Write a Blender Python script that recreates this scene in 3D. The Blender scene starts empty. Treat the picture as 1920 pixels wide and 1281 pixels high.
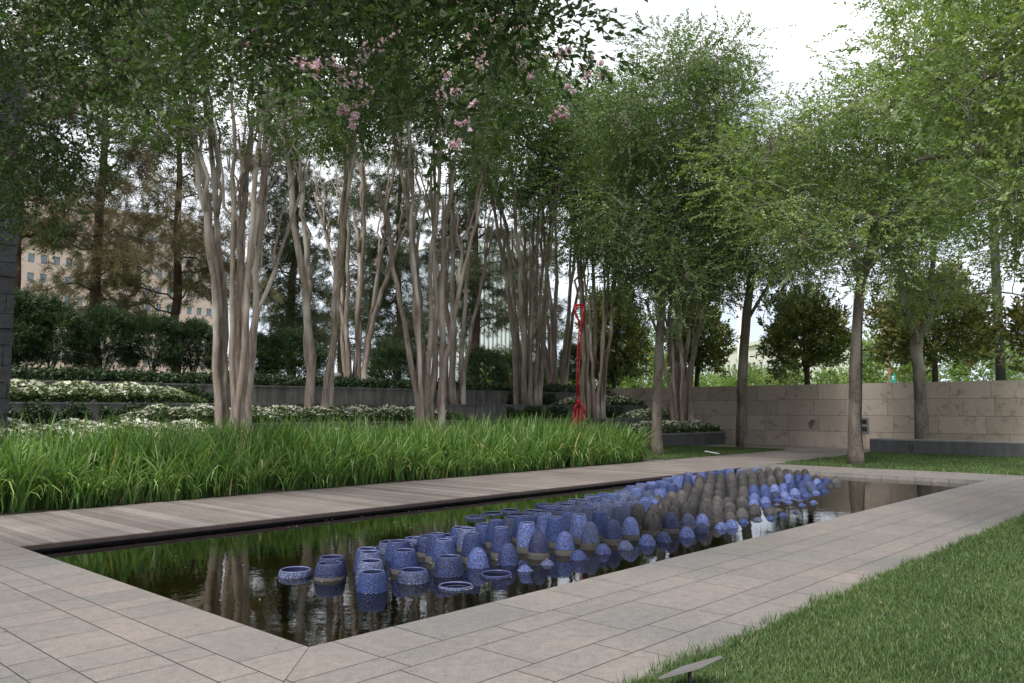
import bpy, math, random
import numpy as np
from math import radians, sin, cos, pi
from mathutils import Matrix, Vector

C = bpy.context.scene.collection
sc = bpy.context.scene
EYE = 1.5
# ---------------------------------------------------------------- camera
FPX = 1539.67; YAW = radians(42.834); PIT = radians(4.707)
Fv = np.array([cos(YAW)*cos(PIT), sin(YAW)*cos(PIT), sin(PIT)])
Rv = np.array([sin(YAW), -cos(YAW), 0.0]); Uv = np.cross(Rv, Fv)
cd = bpy.data.cameras.new('camera'); cam = bpy.data.objects.new('camera', cd); C.objects.link(cam)
cd.sensor_width = 36; cd.lens = FPX/1920*36; cd.clip_end = 3000; cd.clip_start = 0.05
cam.matrix_world = Matrix(((Rv[0], Uv[0], -Fv[0], 0), (Rv[1], Uv[1], -Fv[1], 0), (Rv[2], Uv[2], -Fv[2], EYE), (0, 0, 0, 1)))
sc.camera = cam
# ---------------------------------------------------------------- sky and sun
SUN_EL = radians(50); SUN_AZ = radians(192)      # direction towards the sun, measured from +X counter-clockwise
w = bpy.data.worlds.new('World'); sc.world = w; w.use_nodes = True
nt = w.node_tree; N = nt.nodes; L = nt.links
bg = N['Background']; bg.inputs['Strength'].default_value = 0.1
sky = N.new('ShaderNodeTexSky'); sky.sky_type = 'NISHITA'; sky.sun_disc = False
sky.sun_elevation = SUN_EL; sky.sun_rotation = pi/2 - SUN_AZ
tc = N.new('ShaderNodeTexCoord')
mp = N.new('ShaderNodeMapping'); mp.inputs['Scale'].default_value = (1, 1, 2.6)
nz = N.new('ShaderNodeTexNoise'); nz.inputs['Scale'].default_value = 1.7; nz.inputs['Detail'].default_value = 6; nz.inputs['Roughness'].default_value = .55
rp = N.new('ShaderNodeValToRGB'); rp.color_ramp.elements[0].position = .25; rp.color_ramp.elements[0].color = (.80, .80, .80, 1)
rp.color_ramp.elements[1].position = .55; rp.color_ramp.elements[1].color = (.97, .97, .97, 1)
cl = N.new('ShaderNodeMix'); cl.data_type = 'RGBA'
cl.inputs['A'].default_value = (5.2, 5.9, 7.0, 1); cl.inputs['B'].default_value = (11.4, 11.6, 12.0, 1)
mx = N.new('ShaderNodeMix'); mx.data_type = 'RGBA'
nz2 = N.new('ShaderNodeTexNoise'); nz2.inputs['Scale'].default_value = 3.2; nz2.inputs['Detail'].default_value = 7
rp2 = N.new('ShaderNodeValToRGB'); rp2.color_ramp.elements[0].position = .38; rp2.color_ramp.elements[0].color = (6.0/12, 6.25/12, 6.7/12, 1)
rp2.color_ramp.elements[1].position = .60; rp2.color_ramp.elements[1].color = (11.8/12, 11.9/12, 1, 1)
sc2 = N.new('ShaderNodeVectorMath'); sc2.operation = 'SCALE'; sc2.inputs['Scale'].default_value = 12.5
L.new(mp.outputs[0], nz2.inputs['Vector']); L.new(nz2.outputs['Fac'], rp2.inputs[0]); L.new(rp2.outputs[0], sc2.inputs[0]); L.new(sc2.outputs[0], cl.inputs['B'])
L.new(tc.outputs['Generated'], mp.inputs[0]); L.new(mp.outputs[0], nz.inputs['Vector']); L.new(nz.outputs['Fac'], rp.inputs[0])
sep = N.new('ShaderNodeSeparateXYZ'); L.new(tc.outputs['Generated'], sep.inputs[0])
mr = N.new('ShaderNodeMapRange'); mr.inputs['From Min'].default_value = .0; mr.inputs['From Max'].default_value = .38
L.new(sep.outputs['Z'], mr.inputs['Value']); L.new(mr.outputs[0], cl.inputs['Factor'])
L.new(rp.outputs[0], mx.inputs['Factor']); L.new(sky.outputs[0], mx.inputs['A']); L.new(cl.outputs['Result'], mx.inputs['B'])
L.new(mx.outputs['Result'], bg.inputs['Color'])
sd = bpy.data.lights.new('sun', 'SUN'); so = bpy.data.objects.new('sun', sd); C.objects.link(so)
sd.energy = 2.6; sd.angle = radians(14); sd.color = (1, .965, .92)
so.rotation_euler = Vector((-cos(SUN_AZ)*cos(SUN_EL), -sin(SUN_AZ)*cos(SUN_EL), -sin(SUN_EL))).to_track_quat('-Z', 'Y').to_euler()
so.location = (0, -10, 30)
sc.view_settings.view_transform = 'Standard'; sc.view_settings.look = 'None'; sc.view_settings.gamma = 1
sc.view_settings.exposure = 0.72
sc.cycles.max_bounces = 8; sc.cycles.diffuse_bounces = 4; sc.cycles.glossy_bounces = 3; sc.cycles.transparent_max_bounces = 8
sc.cycles.transmission_bounces = 3

# ---------------------------------------------------------------- survey helpers: rays of the photograph meeting real planes
def ray(x, y): return Fv + Rv*(x-960)/FPX - Uv*(y-640.5)/FPX
E0 = np.array([0, 0, EYE])
def onZ(x, y, z=0.):
    d = ray(x, y); return d*((z-EYE)/d[2]) + E0
def onY(x, y, Y):
    d = ray(x, y); return d*(Y/d[1]) + E0
def onX(x, y, X):
    d = ray(x, y); return d*(X/d[0]) + E0
def at(x, y, dep): return ray(x, y)*dep + E0
def depth(P): return float((np.asarray(P)-E0) @ Fv)
def topx(P):
    d = np.asarray(P)-E0; z = d@Fv; return 960+FPX*(d@Rv)/z, 640.5-FPX*(d@Uv)/z

# ---------------------------------------------------------------- materials
def mat(name):
    m = bpy.data.materials.new(name); m.use_nodes = True
    return m, m.node_tree.nodes, m.node_tree.links, m.node_tree.nodes['Principled BSDF']
def ramp(N, a, b, p0=.3, p1=.7, extra=None):
    r = N.new('ShaderNodeValToRGB'); e = r.color_ramp.elements
    e[0].position = p0; e[0].color = (*a, 1); e[1].position = p1; e[1].color = (*b, 1)
    for p, c in (extra or []):
        q = e.new(p); q.color = (*c, 1)
    return r
def noise(N, L, scale, detail=4, rough=.55, vec=None, dist=0):
    n = N.new('ShaderNodeTexNoise'); n.inputs['Scale'].default_value = scale; n.inputs['Detail'].default_value = detail
    n.inputs['Roughness'].default_value = rough; n.inputs['Distortion'].default_value = dist
    if vec: L.new(vec, n.inputs['Vector'])
    return n
def coords(N, L, scale=(1, 1, 1), kind='Object'):
    t = N.new('ShaderNodeTexCoord'); m = N.new('ShaderNodeMapping'); m.inputs['Scale'].default_value = scale
    L.new(t.outputs[kind], m.inputs[0]); return m.outputs[0]
def mixc(N, L, a, b, f, mode='MIX'):
    m = N.new('ShaderNodeMix'); m.data_type = 'RGBA'; m.blend_type = mode
    for s, v in (('A', a), ('B', b), ('Factor', f)):
        if hasattr(v, 'is_linked') or hasattr(v, 'links'): L.new(v, m.inputs[s])
        elif s == 'Factor': m.inputs[s].default_value = v
        else: m.inputs[s].default_value = (*v, 1)
    return m.outputs['Result']
def bump(N, L, h, strength, dist, bs):
    b = N.new('ShaderNodeBump'); b.inputs['Strength'].default_value = strength; b.inputs['Distance'].default_value = dist
    L.new(h, b.inputs['Height']); L.new(b.outputs[0], bs.inputs['Normal']); return b

def m_simple(name, col, rough=.6, metal=0, var=.15, scale=8, bumpd=0, spec=.4):
    m, N, L, b = mat(name); v = coords(N, L)
    n = noise(N, L, scale, 5, .6, v)
    r = ramp(N, [c*(1-var) for c in col], [min(1, c*(1+var)) for c in col]); L.new(n.outputs[0], r.inputs[0]); L.new(r.outputs[0], b.inputs['Base Color'])
    b.inputs['Roughness'].default_value = rough; b.inputs['Metallic'].default_value = metal; b.inputs['Specular IOR Level'].default_value = spec
    if bumpd: bump(N, L, n.outputs[0], .6, bumpd, b)
    return m

def m_leaf(name, dark, mid, light, trans=.35, rough=.5, spec=.35, straw=None):
    """leaf colours vary leaf by leaf through the 'tint' attribute"""
    m, N, L, b = mat(name)
    a = N.new('ShaderNodeAttribute'); a.attribute_name = 'tint'
    r = ramp(N, dark, light if not straw else straw, .0, 1.0, [(.5, mid)]+([(.93, light)] if straw else [])); L.new(a.outputs['Fac'], r.inputs[0])
    L.new(r.outputs[0], b.inputs['Base Color']); b.inputs['Roughness'].default_value = rough; b.inputs['Specular IOR Level'].default_value = spec
    t = N.new('ShaderNodeBsdfTranslucent')
    tcol = mixc(N, L, r.outputs[0], (1.0, 1.15, .45), 1.0, 'MULTIPLY'); L.new(tcol, t.inputs['Color'])
    ms = N.new('ShaderNodeMixShader'); ms.inputs[0].default_value = trans
    L.new(b.outputs[0], ms.inputs[1]); L.new(t.outputs[0], ms.inputs[2]); L.new(ms.outputs[0], N['Material Output'].inputs['Surface'])
    return m

def m_bark(name, a, b_, light, stretch=(6, 6, .9), bumpd=.02, sc_=3, rough=.85):
    m, N, L, b = mat(name); v = coords(N, L, stretch)
    n1 = noise(N, L, sc_, 6, .65, v); n2 = noise(N, L, .9, 3, .5, coords(N, L, (1.5, 1.5, .7)))
    r = ramp(N, a, b_, .35, .65); L.new(n1.outputs[0], r.inputs[0])
    r2 = ramp(N, (0, 0, 0), (1, 1, 1), .48, .66); L.new(n2.outputs[0], r2.inputs[0])
    c = mixc(N, L, r.outputs[0], light, r2.outputs[0]); L.new(c, b.inputs['Base Color'])
    b.inputs['Roughness'].default_value = rough; b.inputs['Specular IOR Level'].default_value = .2
    bump(N, L, n1.outputs[0], .9, bumpd, b); return m

MAT = {}
MAT['elm_leaf'] = m_leaf('elm_leaf', (.075, .115, .05), (.14, .195, .082), (.28, .34, .145), .44)
MAT['elm_dark'] = m_leaf('elm_dark_leaf', (.05, .08, .036), (.095, .14, .06), (.17, .23, .095), .38)
MAT['myrtle_leaf'] = m_leaf('myrtle_leaf', (.045, .078, .028), (.09, .14, .052), (.17, .235, .088), .40)
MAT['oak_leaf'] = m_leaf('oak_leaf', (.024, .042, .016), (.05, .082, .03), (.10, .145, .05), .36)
MAT['needle'] = m_leaf('needle_dark', (.035, .05, .028), (.07, .09, .045), (.12, .14, .07), .2)
MAT['needle_brown'] = m_leaf('needle_brown', (.20, .125, .095), (.19, .15, .105), (.19, .20, .13), .35)
MAT['magnolia_leaf'] = m_leaf('magnolia_leaf', (.045, .075, .022), (.12, .15, .042), (.46, .38, .12), .2, .32, .6)
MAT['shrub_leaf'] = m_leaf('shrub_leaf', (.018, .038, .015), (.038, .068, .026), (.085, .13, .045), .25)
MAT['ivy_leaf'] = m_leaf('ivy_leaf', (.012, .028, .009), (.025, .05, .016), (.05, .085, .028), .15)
MAT['bed_leaf'] = m_leaf('bed_leaf', (.04, .07, .022), (.08, .125, .04), (.15, .20, .065), .3)
MAT['far_leaf'] = m_leaf('far_leaf', (.09, .15, .04), (.18, .26, .08), (.30, .39, .15), .35)
MAT['iris_leaf'] = m_leaf('iris_leaf', (.04, .09, .022), (.105, .20, .045), (.33, .46, .15), .38, .38, .35, (.42, .35, .18))
MAT['lawn_blade'] = m_leaf('lawn_blade', (.025, .055, .014), (.06, .11, .03), (.18, .25, .085), .33, .45, .35, (.36, .30, .16))
MAT['petal'] = m_leaf('white_petal', (.55, .5, .52), (.75, .72, .72), (.9, .88, .86), .25)
MAT['blossom'] = m_leaf('pink_blossom', (.52, .29, .55), (.68, .45, .70), (.82, .66, .82), .4)
MAT['dry_leaf'] = m_simple('dry_leaf', (.35, .22, .12), .8)
MAT['bark_myrtle'] = m_bark('bark_myrtle', (.13, .098, .082), (.29, .235, .20), (.43, .38, .34), (9, 9, .8), .012, 2.2, .7)
MAT['bark_elm'] = m_bark('bark_elm', (.075, .058, .048), (.21, .175, .15), (.32, .285, .25), (9, 9, 3), .035, 4)
MAT['bark_pine'] = m_bark('bark_pine', (.05, .03, .024), (.12, .075, .06), (.14, .09, .075), (7, 7, 3), .03, 3)
MAT['bark_dark'] = m_bark('bark_dark', (.03, .025, .02), (.07, .055, .045), (.08, .07, .06), (7, 7, 2), .03, 3)
MAT['dark_metal'] = m_simple('dark_metal', (.03, .03, .035), .45, .3)
MAT['grey_metal'] = m_simple('grey_metal', (.18, .165, .17), .45, .2, .05)
MAT['white_paint'] = m_simple('white_paint', (.7, .7, .7), .5)
MAT['soil'] = m_simple('soil', (.045, .035, .025), .95, 0, .3, 12, .01)
MAT['mortar'] = m_simple('paving_joint', (.045, .04, .036), .95, 0, .2, 20)
MAT['cable'] = m_simple('cable_rubber', (.015, .016, .017), .5)

def m_granite():
    m, N, L, b = mat('granite_paving'); v = coords(N, L)
    a = N.new('ShaderNodeAttribute'); a.attribute_name = 'tint'
    fine = noise(N, L, 85, 4, .8, v); mid = noise(N, L, 13, 5, .7, v); big = noise(N, L, .55, 4, .6, v)
    base = ramp(N, (.148, .143, .138), (.198, .178, .168), 0, 1, [(.5, (.172, .160, .152))]); L.new(a.outputs['Fac'], base.inputs[0])
    f = ramp(N, (.60, .60, .60), (1.45, 1.43, 1.40), .3, .72); L.new(fine.outputs[0], f.inputs[0])
    c = mixc(N, L, base.outputs[0], f.outputs[0], 1., 'MULTIPLY')
    g = ramp(N, (.80, .81, .82), (1.16, 1.14, 1.12), .3, .7); L.new(mid.outputs[0], g.inputs[0])
    c = mixc(N, L, c, g.outputs[0], 1., 'MULTIPLY')
    h = ramp(N, (.86, .89, .91), (1.12, 1.07, 1.04), .38, .62); L.new(big.outputs[0], h.inputs[0])
    c = mixc(N, L, c, h.outputs[0], 1., 'MULTIPLY')
    st = noise(N, L, 5.5, 5, .7, v, .6); sr = ramp(N, (.72, .68, .64), (1, 1, 1), .27, .36); L.new(st.outputs[0], sr.inputs[0])
    c = mixc(N, L, c, sr.outputs[0], 1., 'MULTIPLY')
    L.new(c, b.inputs['Base Color']); b.inputs['Roughness'].default_value = .72; b.inputs['Specular IOR Level'].default_value = .3
    bump(N, L, fine.outputs[0], .35, .003, b); return m
MAT['granite'] = m_granite()

def m_wood():
    m, N, L, b = mat('weathered_deck_wood')
    a = N.new('ShaderNodeAttribute'); a.attribute_name = 'tint'
    v = coords(N, L, (30, 1.2, 1)); g = noise(N, L, 3, 6, .7, v); big = noise(N, L, .8, 3, .5, coords(N, L))
    base = ramp(N, (.14, .122, .113), (.255, .228, .213), 0, 1, [(.5, (.195, .170, .158))]); L.new(a.outputs['Fac'], base.inputs[0])
    r = ramp(N, (.72, .70, .68), (1.18, 1.17, 1.16), .3, .7); L.new(g.outputs[0], r.inputs[0])
    c = mixc(N, L, base.outputs[0], r.outputs[0], 1., 'MULTIPLY')
    r2 = ramp(N, (.85, .85, .86), (1.1, 1.09, 1.08), .35, .65); L.new(big.outputs[0], r2.inputs[0])
    c = mixc(N, L, c, r2.outputs[0], 1., 'MULTIPLY')
    L.new(c, b.inputs['Base Color']); b.inputs['Roughness'].default_value = .7; b.inputs['Specular IOR Level'].default_value = .3
    bump(N, L, g.outputs[0], .5, .002, b); return m
MAT['deck_wood'] = m_wood()

def m_travertine():
    m, N, L, b = mat('travertine')
    a = N.new('ShaderNodeAttribute'); a.attribute_name = 'tint'
    t = N.new('ShaderNodeTexCoord')
    # every block gets its own piece of the veining
    sh = N.new('ShaderNodeVectorMath'); sh.operation = 'MULTIPLY_ADD'
    cb = N.new('ShaderNodeCombineXYZ')
    for i in range(3): L.new(a.outputs['Fac'], cb.inputs[i])
    L.new(cb.outputs[0], sh.inputs[0]); sh.inputs[1].default_value = (37, 53, 71); L.new(t.outputs['Object'], sh.inputs[2])
    v = sh.outputs[0]
    n1 = noise(N, L, 1.6, 8, .62, v, 1.6); n2 = noise(N, L, .8, 6, .6, v, 2.2); n3 = noise(N, L, 26, 4, .7, v)
    base = ramp(N, (.30, .25, .212), (.39, .33, .285), 0, 1); L.new(a.outputs['Fac'], base.inputs[0])
    r1 = ramp(N, (.66, .61, .57), (1.05, 1.05, 1.05), .33, .45); L.new(n1.outputs[0], r1.inputs[0])
    c = mixc(N, L, base.outputs[0], r1.outputs[0], 1., 'MULTIPLY')
    # thin dark veins: a narrow band of the second noise
    r2 = ramp(N, (1, 1, 1), (1, 1, 1), .40, .60, [(.482, (1, 1, 1)), (.5, (.5, .42, .36)), (.515, (1, 1, 1))]); L.new(n2.outputs[0], r2.inputs[0])
    nm = noise(N, L, .9, 2, .5, v); rm = ramp(N, (0, 0, 0), (.55, .55, .55), .5, .64); L.new(nm.outputs[0], rm.inputs[0])
    c = mixc(N, L, c, mixc(N, L, (1, 1, 1), r2.outputs[0], rm.outputs[0]), 1., 'MULTIPLY')
    r3 = ramp(N, (.84, .83, .82), (1.1, 1.1, 1.1), .35, .65); L.new(n3.outputs[0], r3.inputs[0])
    c = mixc(N, L, c, r3.outputs[0], 1., 'MULTIPLY')
    L.new(c, b.inputs['Base Color']); b.inputs['Roughness'].default_value = .75
    bump(N, L, n3.outputs[0], .4, .004, b); return m
MAT['travertine'] = m_travertine()

def m_concrete(name, col, streak=.5):
    m, N, L, b = mat(name); v = coords(N, L)
    n1 = noise(N, L, 1.4, 6, .6, v); n2 = noise(N, L, 2.5, 4, .6, coords(N, L, (2.2, 2.2, .25))); n3 = noise(N, L, 60, 2, .6, v)
    r = ramp(N, [c*.75 for c in col], [c*1.25 for c in col]); L.new(n1.outputs[0], r.inputs[0])
    r2 = ramp(N, (1-streak,)*3, (1.08,)*3, .35, .6); L.new(n2.outputs[0], r2.inputs[0])
    c = mixc(N, L, r.outputs[0], r2.outputs[0], 1., 'MULTIPLY')
    r3 = ramp(N, (.85,)*3, (1.12,)*3); L.new(n3.outputs[0], r3.inputs[0]); c = mixc(N, L, c, r3.outputs[0], 1., 'MULTIPLY')
    L.new(c, b.inputs['Base Color']); b.inputs['Roughness'].default_value = .8; bump(N, L, n3.outputs[0], .3, .003, b); return m
MAT['terrace_stone'] = m_concrete('terrace_stone', (.135, .13, .128))
MAT['dark_granite'] = m_concrete('dark_granite', (.075, .075, .08), .2)
MAT['bench_top'] = m_concrete('bench_top', (.17, .165, .165), .1)

def m_rubble():
    m, N, L, b = mat('dark_rough_stone'); v = coords(N, L, (1, 1, 1))
    n = noise(N, L, 3.5, 7, .65, v)
    r = ramp(N, (.014, .014, .018), (.04, .04, .048)); L.new(n.outputs[0], r.inputs[0]); L.new(r.outputs[0], b.inputs['Base Color'])
    b.inputs['Roughness'].default_value = .85; bump(N, L, n.outputs[0], .7, .05, b); return m
MAT['rough_stone'] = m_rubble()

def m_lawn_soil():
    m, N, L, b = mat('lawn_thatch'); v = coords(N, L); n = noise(N, L, 30, 5, .7, v); n2 = noise(N, L, 1.2, 4, .6, v)
    r = ramp(N, (.03, .045, .014), (.085, .12, .035)); L.new(n.outputs[0], r.inputs[0])
    r2 = ramp(N, (.75, .8, .7), (1.2, 1.15, 1.1)); L.new(n2.outputs[0], r2.inputs[0])
    L.new(mixc(N, L, r.outputs[0], r2.outputs[0], 1., 'MULTIPLY'), b.inputs['Base Color']); b.inputs['Roughness'].default_value = .95; return m
MAT['thatch'] = m_lawn_soil()
def m_field():
    m, N, L, b = mat('open_lawn'); v = coords(N, L); n = noise(N, L, 3, 5, .7, v)
    r = ramp(N, (.12, .19, .04), (.24, .34, .08)); L.new(n.outputs[0], r.inputs[0])
    L.new(r.outputs[0], b.inputs['Base Color']); b.inputs['Roughness'].default_value = .95; return m
MAT['field'] = m_field()

def m_water():
    m, N, L, b = mat('pool_water'); N.remove(b)
    v = coords(N, L, (1, 1, 1)); n1 = noise(N, L, 5.5, 3, .5, v); n2 = noise(N, L, 28, 2, .5, v)
    ad = N.new('ShaderNodeMath'); ad.operation = 'MULTIPLY_ADD'; L.new(n2.outputs[0], ad.inputs[0]); ad.inputs[1].default_value = .16; L.new(n1.outputs[0], ad.inputs[2])
    bm = N.new('ShaderNodeBump'); bm.inputs['Strength'].default_value = .5; bm.inputs['Distance'].default_value = .0022; L.new(ad.outputs[0], bm.inputs['Height'])
    fr = N.new('ShaderNodeFresnel'); fr.inputs['IOR'].default_value = 1.40; L.new(bm.outputs[0], fr.inputs['Normal'])
    gl = N.new('ShaderNodeBsdfGlossy'); gl.inputs['Roughness'].default_value = .012; L.new(bm.outputs[0], gl.inputs['Normal'])
    gl.inputs['Color'].default_value = (1, 1, 1, 1)
    tr = N.new('ShaderNodeBsdfTransparent'); tr.inputs['Color'].default_value = (.21, .195, .095, 1)
    ms = N.new('ShaderNodeMixShader'); L.new(fr.outputs[0], ms.inputs[0]); L.new(tr.outputs[0], ms.inputs[1]); L.new(gl.outputs[0], ms.inputs[2])
    L.new(ms.outputs[0], N['Material Output'].inputs['Surface']); return m
MAT['water'] = m_water()
def m_poolfloor():
    m, N, L, b = mat('algae_pool_floor'); v = coords(N, L)
    n = noise(N, L, 1.6, 6, .65, v); n2 = noise(N, L, 14, 4, .6, v)
    r = ramp(N, (.12, .11, .045), (.34, .31, .15)); L.new(n.outputs[0], r.inputs[0])
    r2 = ramp(N, (.7, .7, .7), (1.25, 1.2, 1.1)); L.new(n2.outputs[0], r2.inputs[0])
    bt = N.new('ShaderNodeTexBrick'); bt.inputs['Scale'].default_value = 1; bt.inputs['Mortar Size'].default_value = .012
    bt.inputs['Brick Width'].default_value = .9; bt.inputs['Row Height'].default_value = .45
    bt.inputs['Color1'].default_value = (1, 1, 1, 1); bt.inputs['Color2'].default_value = (.8, .8, .8, 1); bt.inputs['Mortar'].default_value = (.4, .4, .4, 1)
    L.new(v, bt.inputs['Vector'])
    c = mixc(N, L, r.outputs[0], r2.outputs[0], 1., 'MULTIPLY'); c = mixc(N, L, c, bt.outputs[0], 1., 'MULTIPLY')
    L.new(c, b.inputs['Base Color']); b.inputs['Roughness'].default_value = .9; return m
MAT['pool_floor'] = m_poolfloor()

def m_glaze(name, dark, mid, light, rough=.42, bd=.011, crackle=True):
    m, N, L, b = mat(name)
    oi = N.new('ShaderNodeObjectInfo')
    t = N.new('ShaderNodeTexCoord'); sh = N.new('ShaderNodeVectorMath'); sh.operation = 'ADD'
    ml = N.new('ShaderNodeVectorMath'); ml.operation = 'SCALE'; cb = N.new('ShaderNodeCombineXYZ')
    for i in range(3): L.new(oi.outputs['Random'], cb.inputs[i])
    L.new(cb.outputs[0], ml.inputs[0]); ml.inputs['Scale'].default_value = 19.
    L.new(t.outputs['Object'], sh.inputs[0]); L.new(ml.outputs[0], sh.inputs[1]); v = sh.outputs[0]
    vo = N.new('ShaderNodeTexVoronoi'); vo.inputs['Scale'].default_value = 95; vo.feature = 'SMOOTH_F1'; L.new(v, vo.inputs['Vector'])
    n = noise(N, L, 58, 3, .7, v, .5); big = noise(N, L, 6, 4, .6, v)
    base = ramp(N, dark, light, 0, 1, [(.5, mid)])
    mm = N.new('ShaderNodeMath'); mm.operation = 'MULTIPLY_ADD'; L.new(big.outputs[0], mm.inputs[0]); mm.inputs[1].default_value = 1.; mm.inputs[2].default_value = -.5
    m2 = N.new('ShaderNodeMath'); m2.operation = 'ADD'; L.new(mm.outputs[0], m2.inputs[0]); L.new(oi.outputs['Random'], m2.inputs[1]); L.new(m2.outputs[0], base.inputs[0])
    ridge = ramp(N, (.36, .36, .40), (2.3, 2.25, 2.1), .38, .68, [(.5, (.85, .85, .88))]); L.new(n.outputs[0], ridge.inputs[0])
    c = mixc(N, L, base.outputs[0], ridge.outputs[0], 1. if crackle else .25, 'MULTIPLY')
    L.new(c, b.inputs['Base Color']); b.inputs['Roughness'].default_value = rough; b.inputs['Specular IOR Level'].default_value = .38
    ad = N.new('ShaderNodeMath'); ad.operation = 'ADD'; L.new(vo.outputs[0], ad.inputs[0]); L.new(n.outputs[0], ad.inputs[1])
    bump(N, L, ad.outputs[0], .9 if crackle else .25, bd, b); return m
MAT['glaze_dark'] = m_glaze('cobalt_glaze_dark', (.010, .015, .055), (.016, .026, .095), (.026, .04, .13))
MAT['glaze_mid'] = m_glaze('cobalt_glaze', (.010, .020, .080), (.016, .032, .122), (.030, .053, .165))
MAT['glaze_light'] = m_glaze('pale_blue_glaze', (.042, .062, .175), (.066, .092, .245), (.10, .13, .30))
MAT['glaze_grey'] = m_glaze('grey_blue_glaze', (.03, .04, .085), (.045, .06, .125), (.07, .088, .165))
MAT['glaze_brown'] = m_glaze('bronze_brown_glaze', (.024, .021, .022), (.037, .033, .033), (.068, .061, .059), .30)
MAT['glaze_brown_smooth'] = m_glaze('smooth_dark_brown_glaze', (.022, .016, .016), (.035, .025, .024), (.05, .04, .036), .3, .003, False)
MAT['rim_glaze'] = m_glaze('pale_rim_glaze', (.045, .055, .13), (.07, .085, .185), (.11, .125, .23), .45, .004, False)  # lip in a paler blue than most bodies
MAT['bare_clay'] = m_simple('bare_clay', (.046, .043, .040), .8, 0, .15, 20)
MAT['pot_inside_shade'] = m_simple('pot_inside_shade', (.012, .016, .055), .5)  # dark blue lining: the shade inside the pots is put into the colour

# ---------------------------------------------------------------- mesh helpers
class MB:
    def __init__(s): s.v = []; s.f = {}; s.t = []; s.n = 0; s.mi = {}
    def add(s, v, f, tint=.5, mi=0):
        v = np.asarray(v, dtype=np.float32).reshape(-1, 3); f = np.asarray(f, dtype=np.int64)
        k = f.shape[1]; s.f.setdefault((k, mi), []).append(f + s.n); s.v.append(v)
        s.t.append(np.full(len(v), tint, np.float32) if np.isscalar(tint) else np.asarray(tint, np.float32)); s.n += len(v)
    def box(s, a, b, tint=.5, mi=0):
        x0, y0, z0 = a; x1, y1, z1 = b
        s.add([(x0, y0, z0), (x1, y0, z0), (x1, y1, z0), (x0, y1, z0), (x0, y0, z1), (x1, y0, z1), (x1, y1, z1), (x0, y1, z1)],
              [(0, 3, 2, 1), (4, 5, 6, 7), (0, 1, 5, 4), (1, 2, 6, 5), (2, 3, 7, 6), (3, 0, 4, 7)], tint, mi)
    def tube(s, P, r, n=8, cap=True, tint=.5, mi=0, lump=0, rng=None):
        P = np.asarray(P, float); m = len(P); r = np.broadcast_to(np.asarray(r, float), (m,))
        T = np.gradient(P, axis=0); T /= np.linalg.norm(T, axis=1)[:, None]+1e-9
        mt = T.mean(0); ref = np.array([1., 0, 0]) if abs(mt[0]) < .6*np.linalg.norm(mt)+1e-9 else np.array([0, 1., 0.])
        A = np.cross(T, ref); A /= np.linalg.norm(A, axis=1)[:, None]; B = np.cross(T, A)
        th = np.arange(n)*2*pi/n
        rr = r[:, None]*np.ones((1, n))
        if lump and rng is not None: rr = rr*(1+lump*rng.standard_normal((1, n))*.6+lump*rng.standard_normal((m, n))*.5)
        V = P[:, None]+rr[..., None]*(np.cos(th)[None, :, None]*A[:, None]+np.sin(th)[None, :, None]*B[:, None])
        i = np.arange(m-1)[:, None]*n; j = np.arange(n)[None]; j2 = (j+1) % n
        F = np.stack([i+j, i+j2, i+n+j2, i+n+j], -1).reshape(-1, 4)
        s.add(V.reshape(-1, 3), F, tint, mi)
        if cap:
            k = s.n-m*n
            for row in (0, m-1):
                s.v.append(np.asarray([P[row]], np.float32)); s.t.append(np.array([tint], np.float32)); c = s.n; s.n += 1
                jj = np.arange(n)
                tri = np.stack([k+row*n+jj, np.full(n, c), k+row*n+(jj+1) % n], -1)
                s.f.setdefault((3, mi), []).append(tri if row == 0 else tri[:, ::-1])
    def lathe(s, prof, n=24, c=(0, 0, 0), tint=.5, mi=0):
        prof = np.asarray(prof, float); m = len(prof); th = np.arange(n)*2*pi/n
        V = np.stack([prof[:, 0:1]*np.cos(th)+c[0], prof[:, 0:1]*np.sin(th)+c[1], np.repeat(prof[:, 1:2], n, 1)+c[2]], -1)
        i = np.arange(m-1)[:, None]*n; j = np.arange(n)[None]; j2 = (j+1) % n
        s.add(V.reshape(-1, 3), np.stack([i+j, i+j2, i+n+j2, i+n+j], -1).reshape(-1, 4), tint, mi)
    def build(s, name, mats, parent=None, smooth=False, link=True):
        me = bpy.data.meshes.new(name)
        V = np.concatenate(s.v); me.vertices.add(len(V)); me.vertices.foreach_set('co', V.ravel())
        li = []; st = []; mi = []; pos = 0
        for (k, m_), fs in s.f.items():
            F = np.concatenate(fs); li.append(F.ravel()); st.append(pos+np.arange(len(F))*k); mi.append(np.full(len(F), m_)); pos += F.size
        li = np.concatenate(li).astype(np.int32); st = np.concatenate(st).astype(np.int32); mi = np.concatenate(mi).astype(np.int32)
        me.loops.add(len(li)); me.loops.foreach_set('vertex_index', li)
        me.polygons.add(len(st)); me.polygons.foreach_set('loop_start', st); me.polygons.foreach_set('material_index', mi)
        me.polygons.foreach_set('use_smooth', np.full(len(st), bool(smooth)))
        at_ = me.attributes.new('tint', 'FLOAT', 'POINT'); at_.data.foreach_set('value', np.concatenate(s.t))
        for m_ in (mats if isinstance(mats, (list, tuple)) else [mats]): me.materials.append(MAT[m_] if isinstance(m_, str) else m_)
        me.update(calc_edges=True)
        if not link: return me
        o = bpy.data.objects.new(name, me); C.objects.link(o)
        if parent is not None: o.parent = parent
        return o

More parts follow.
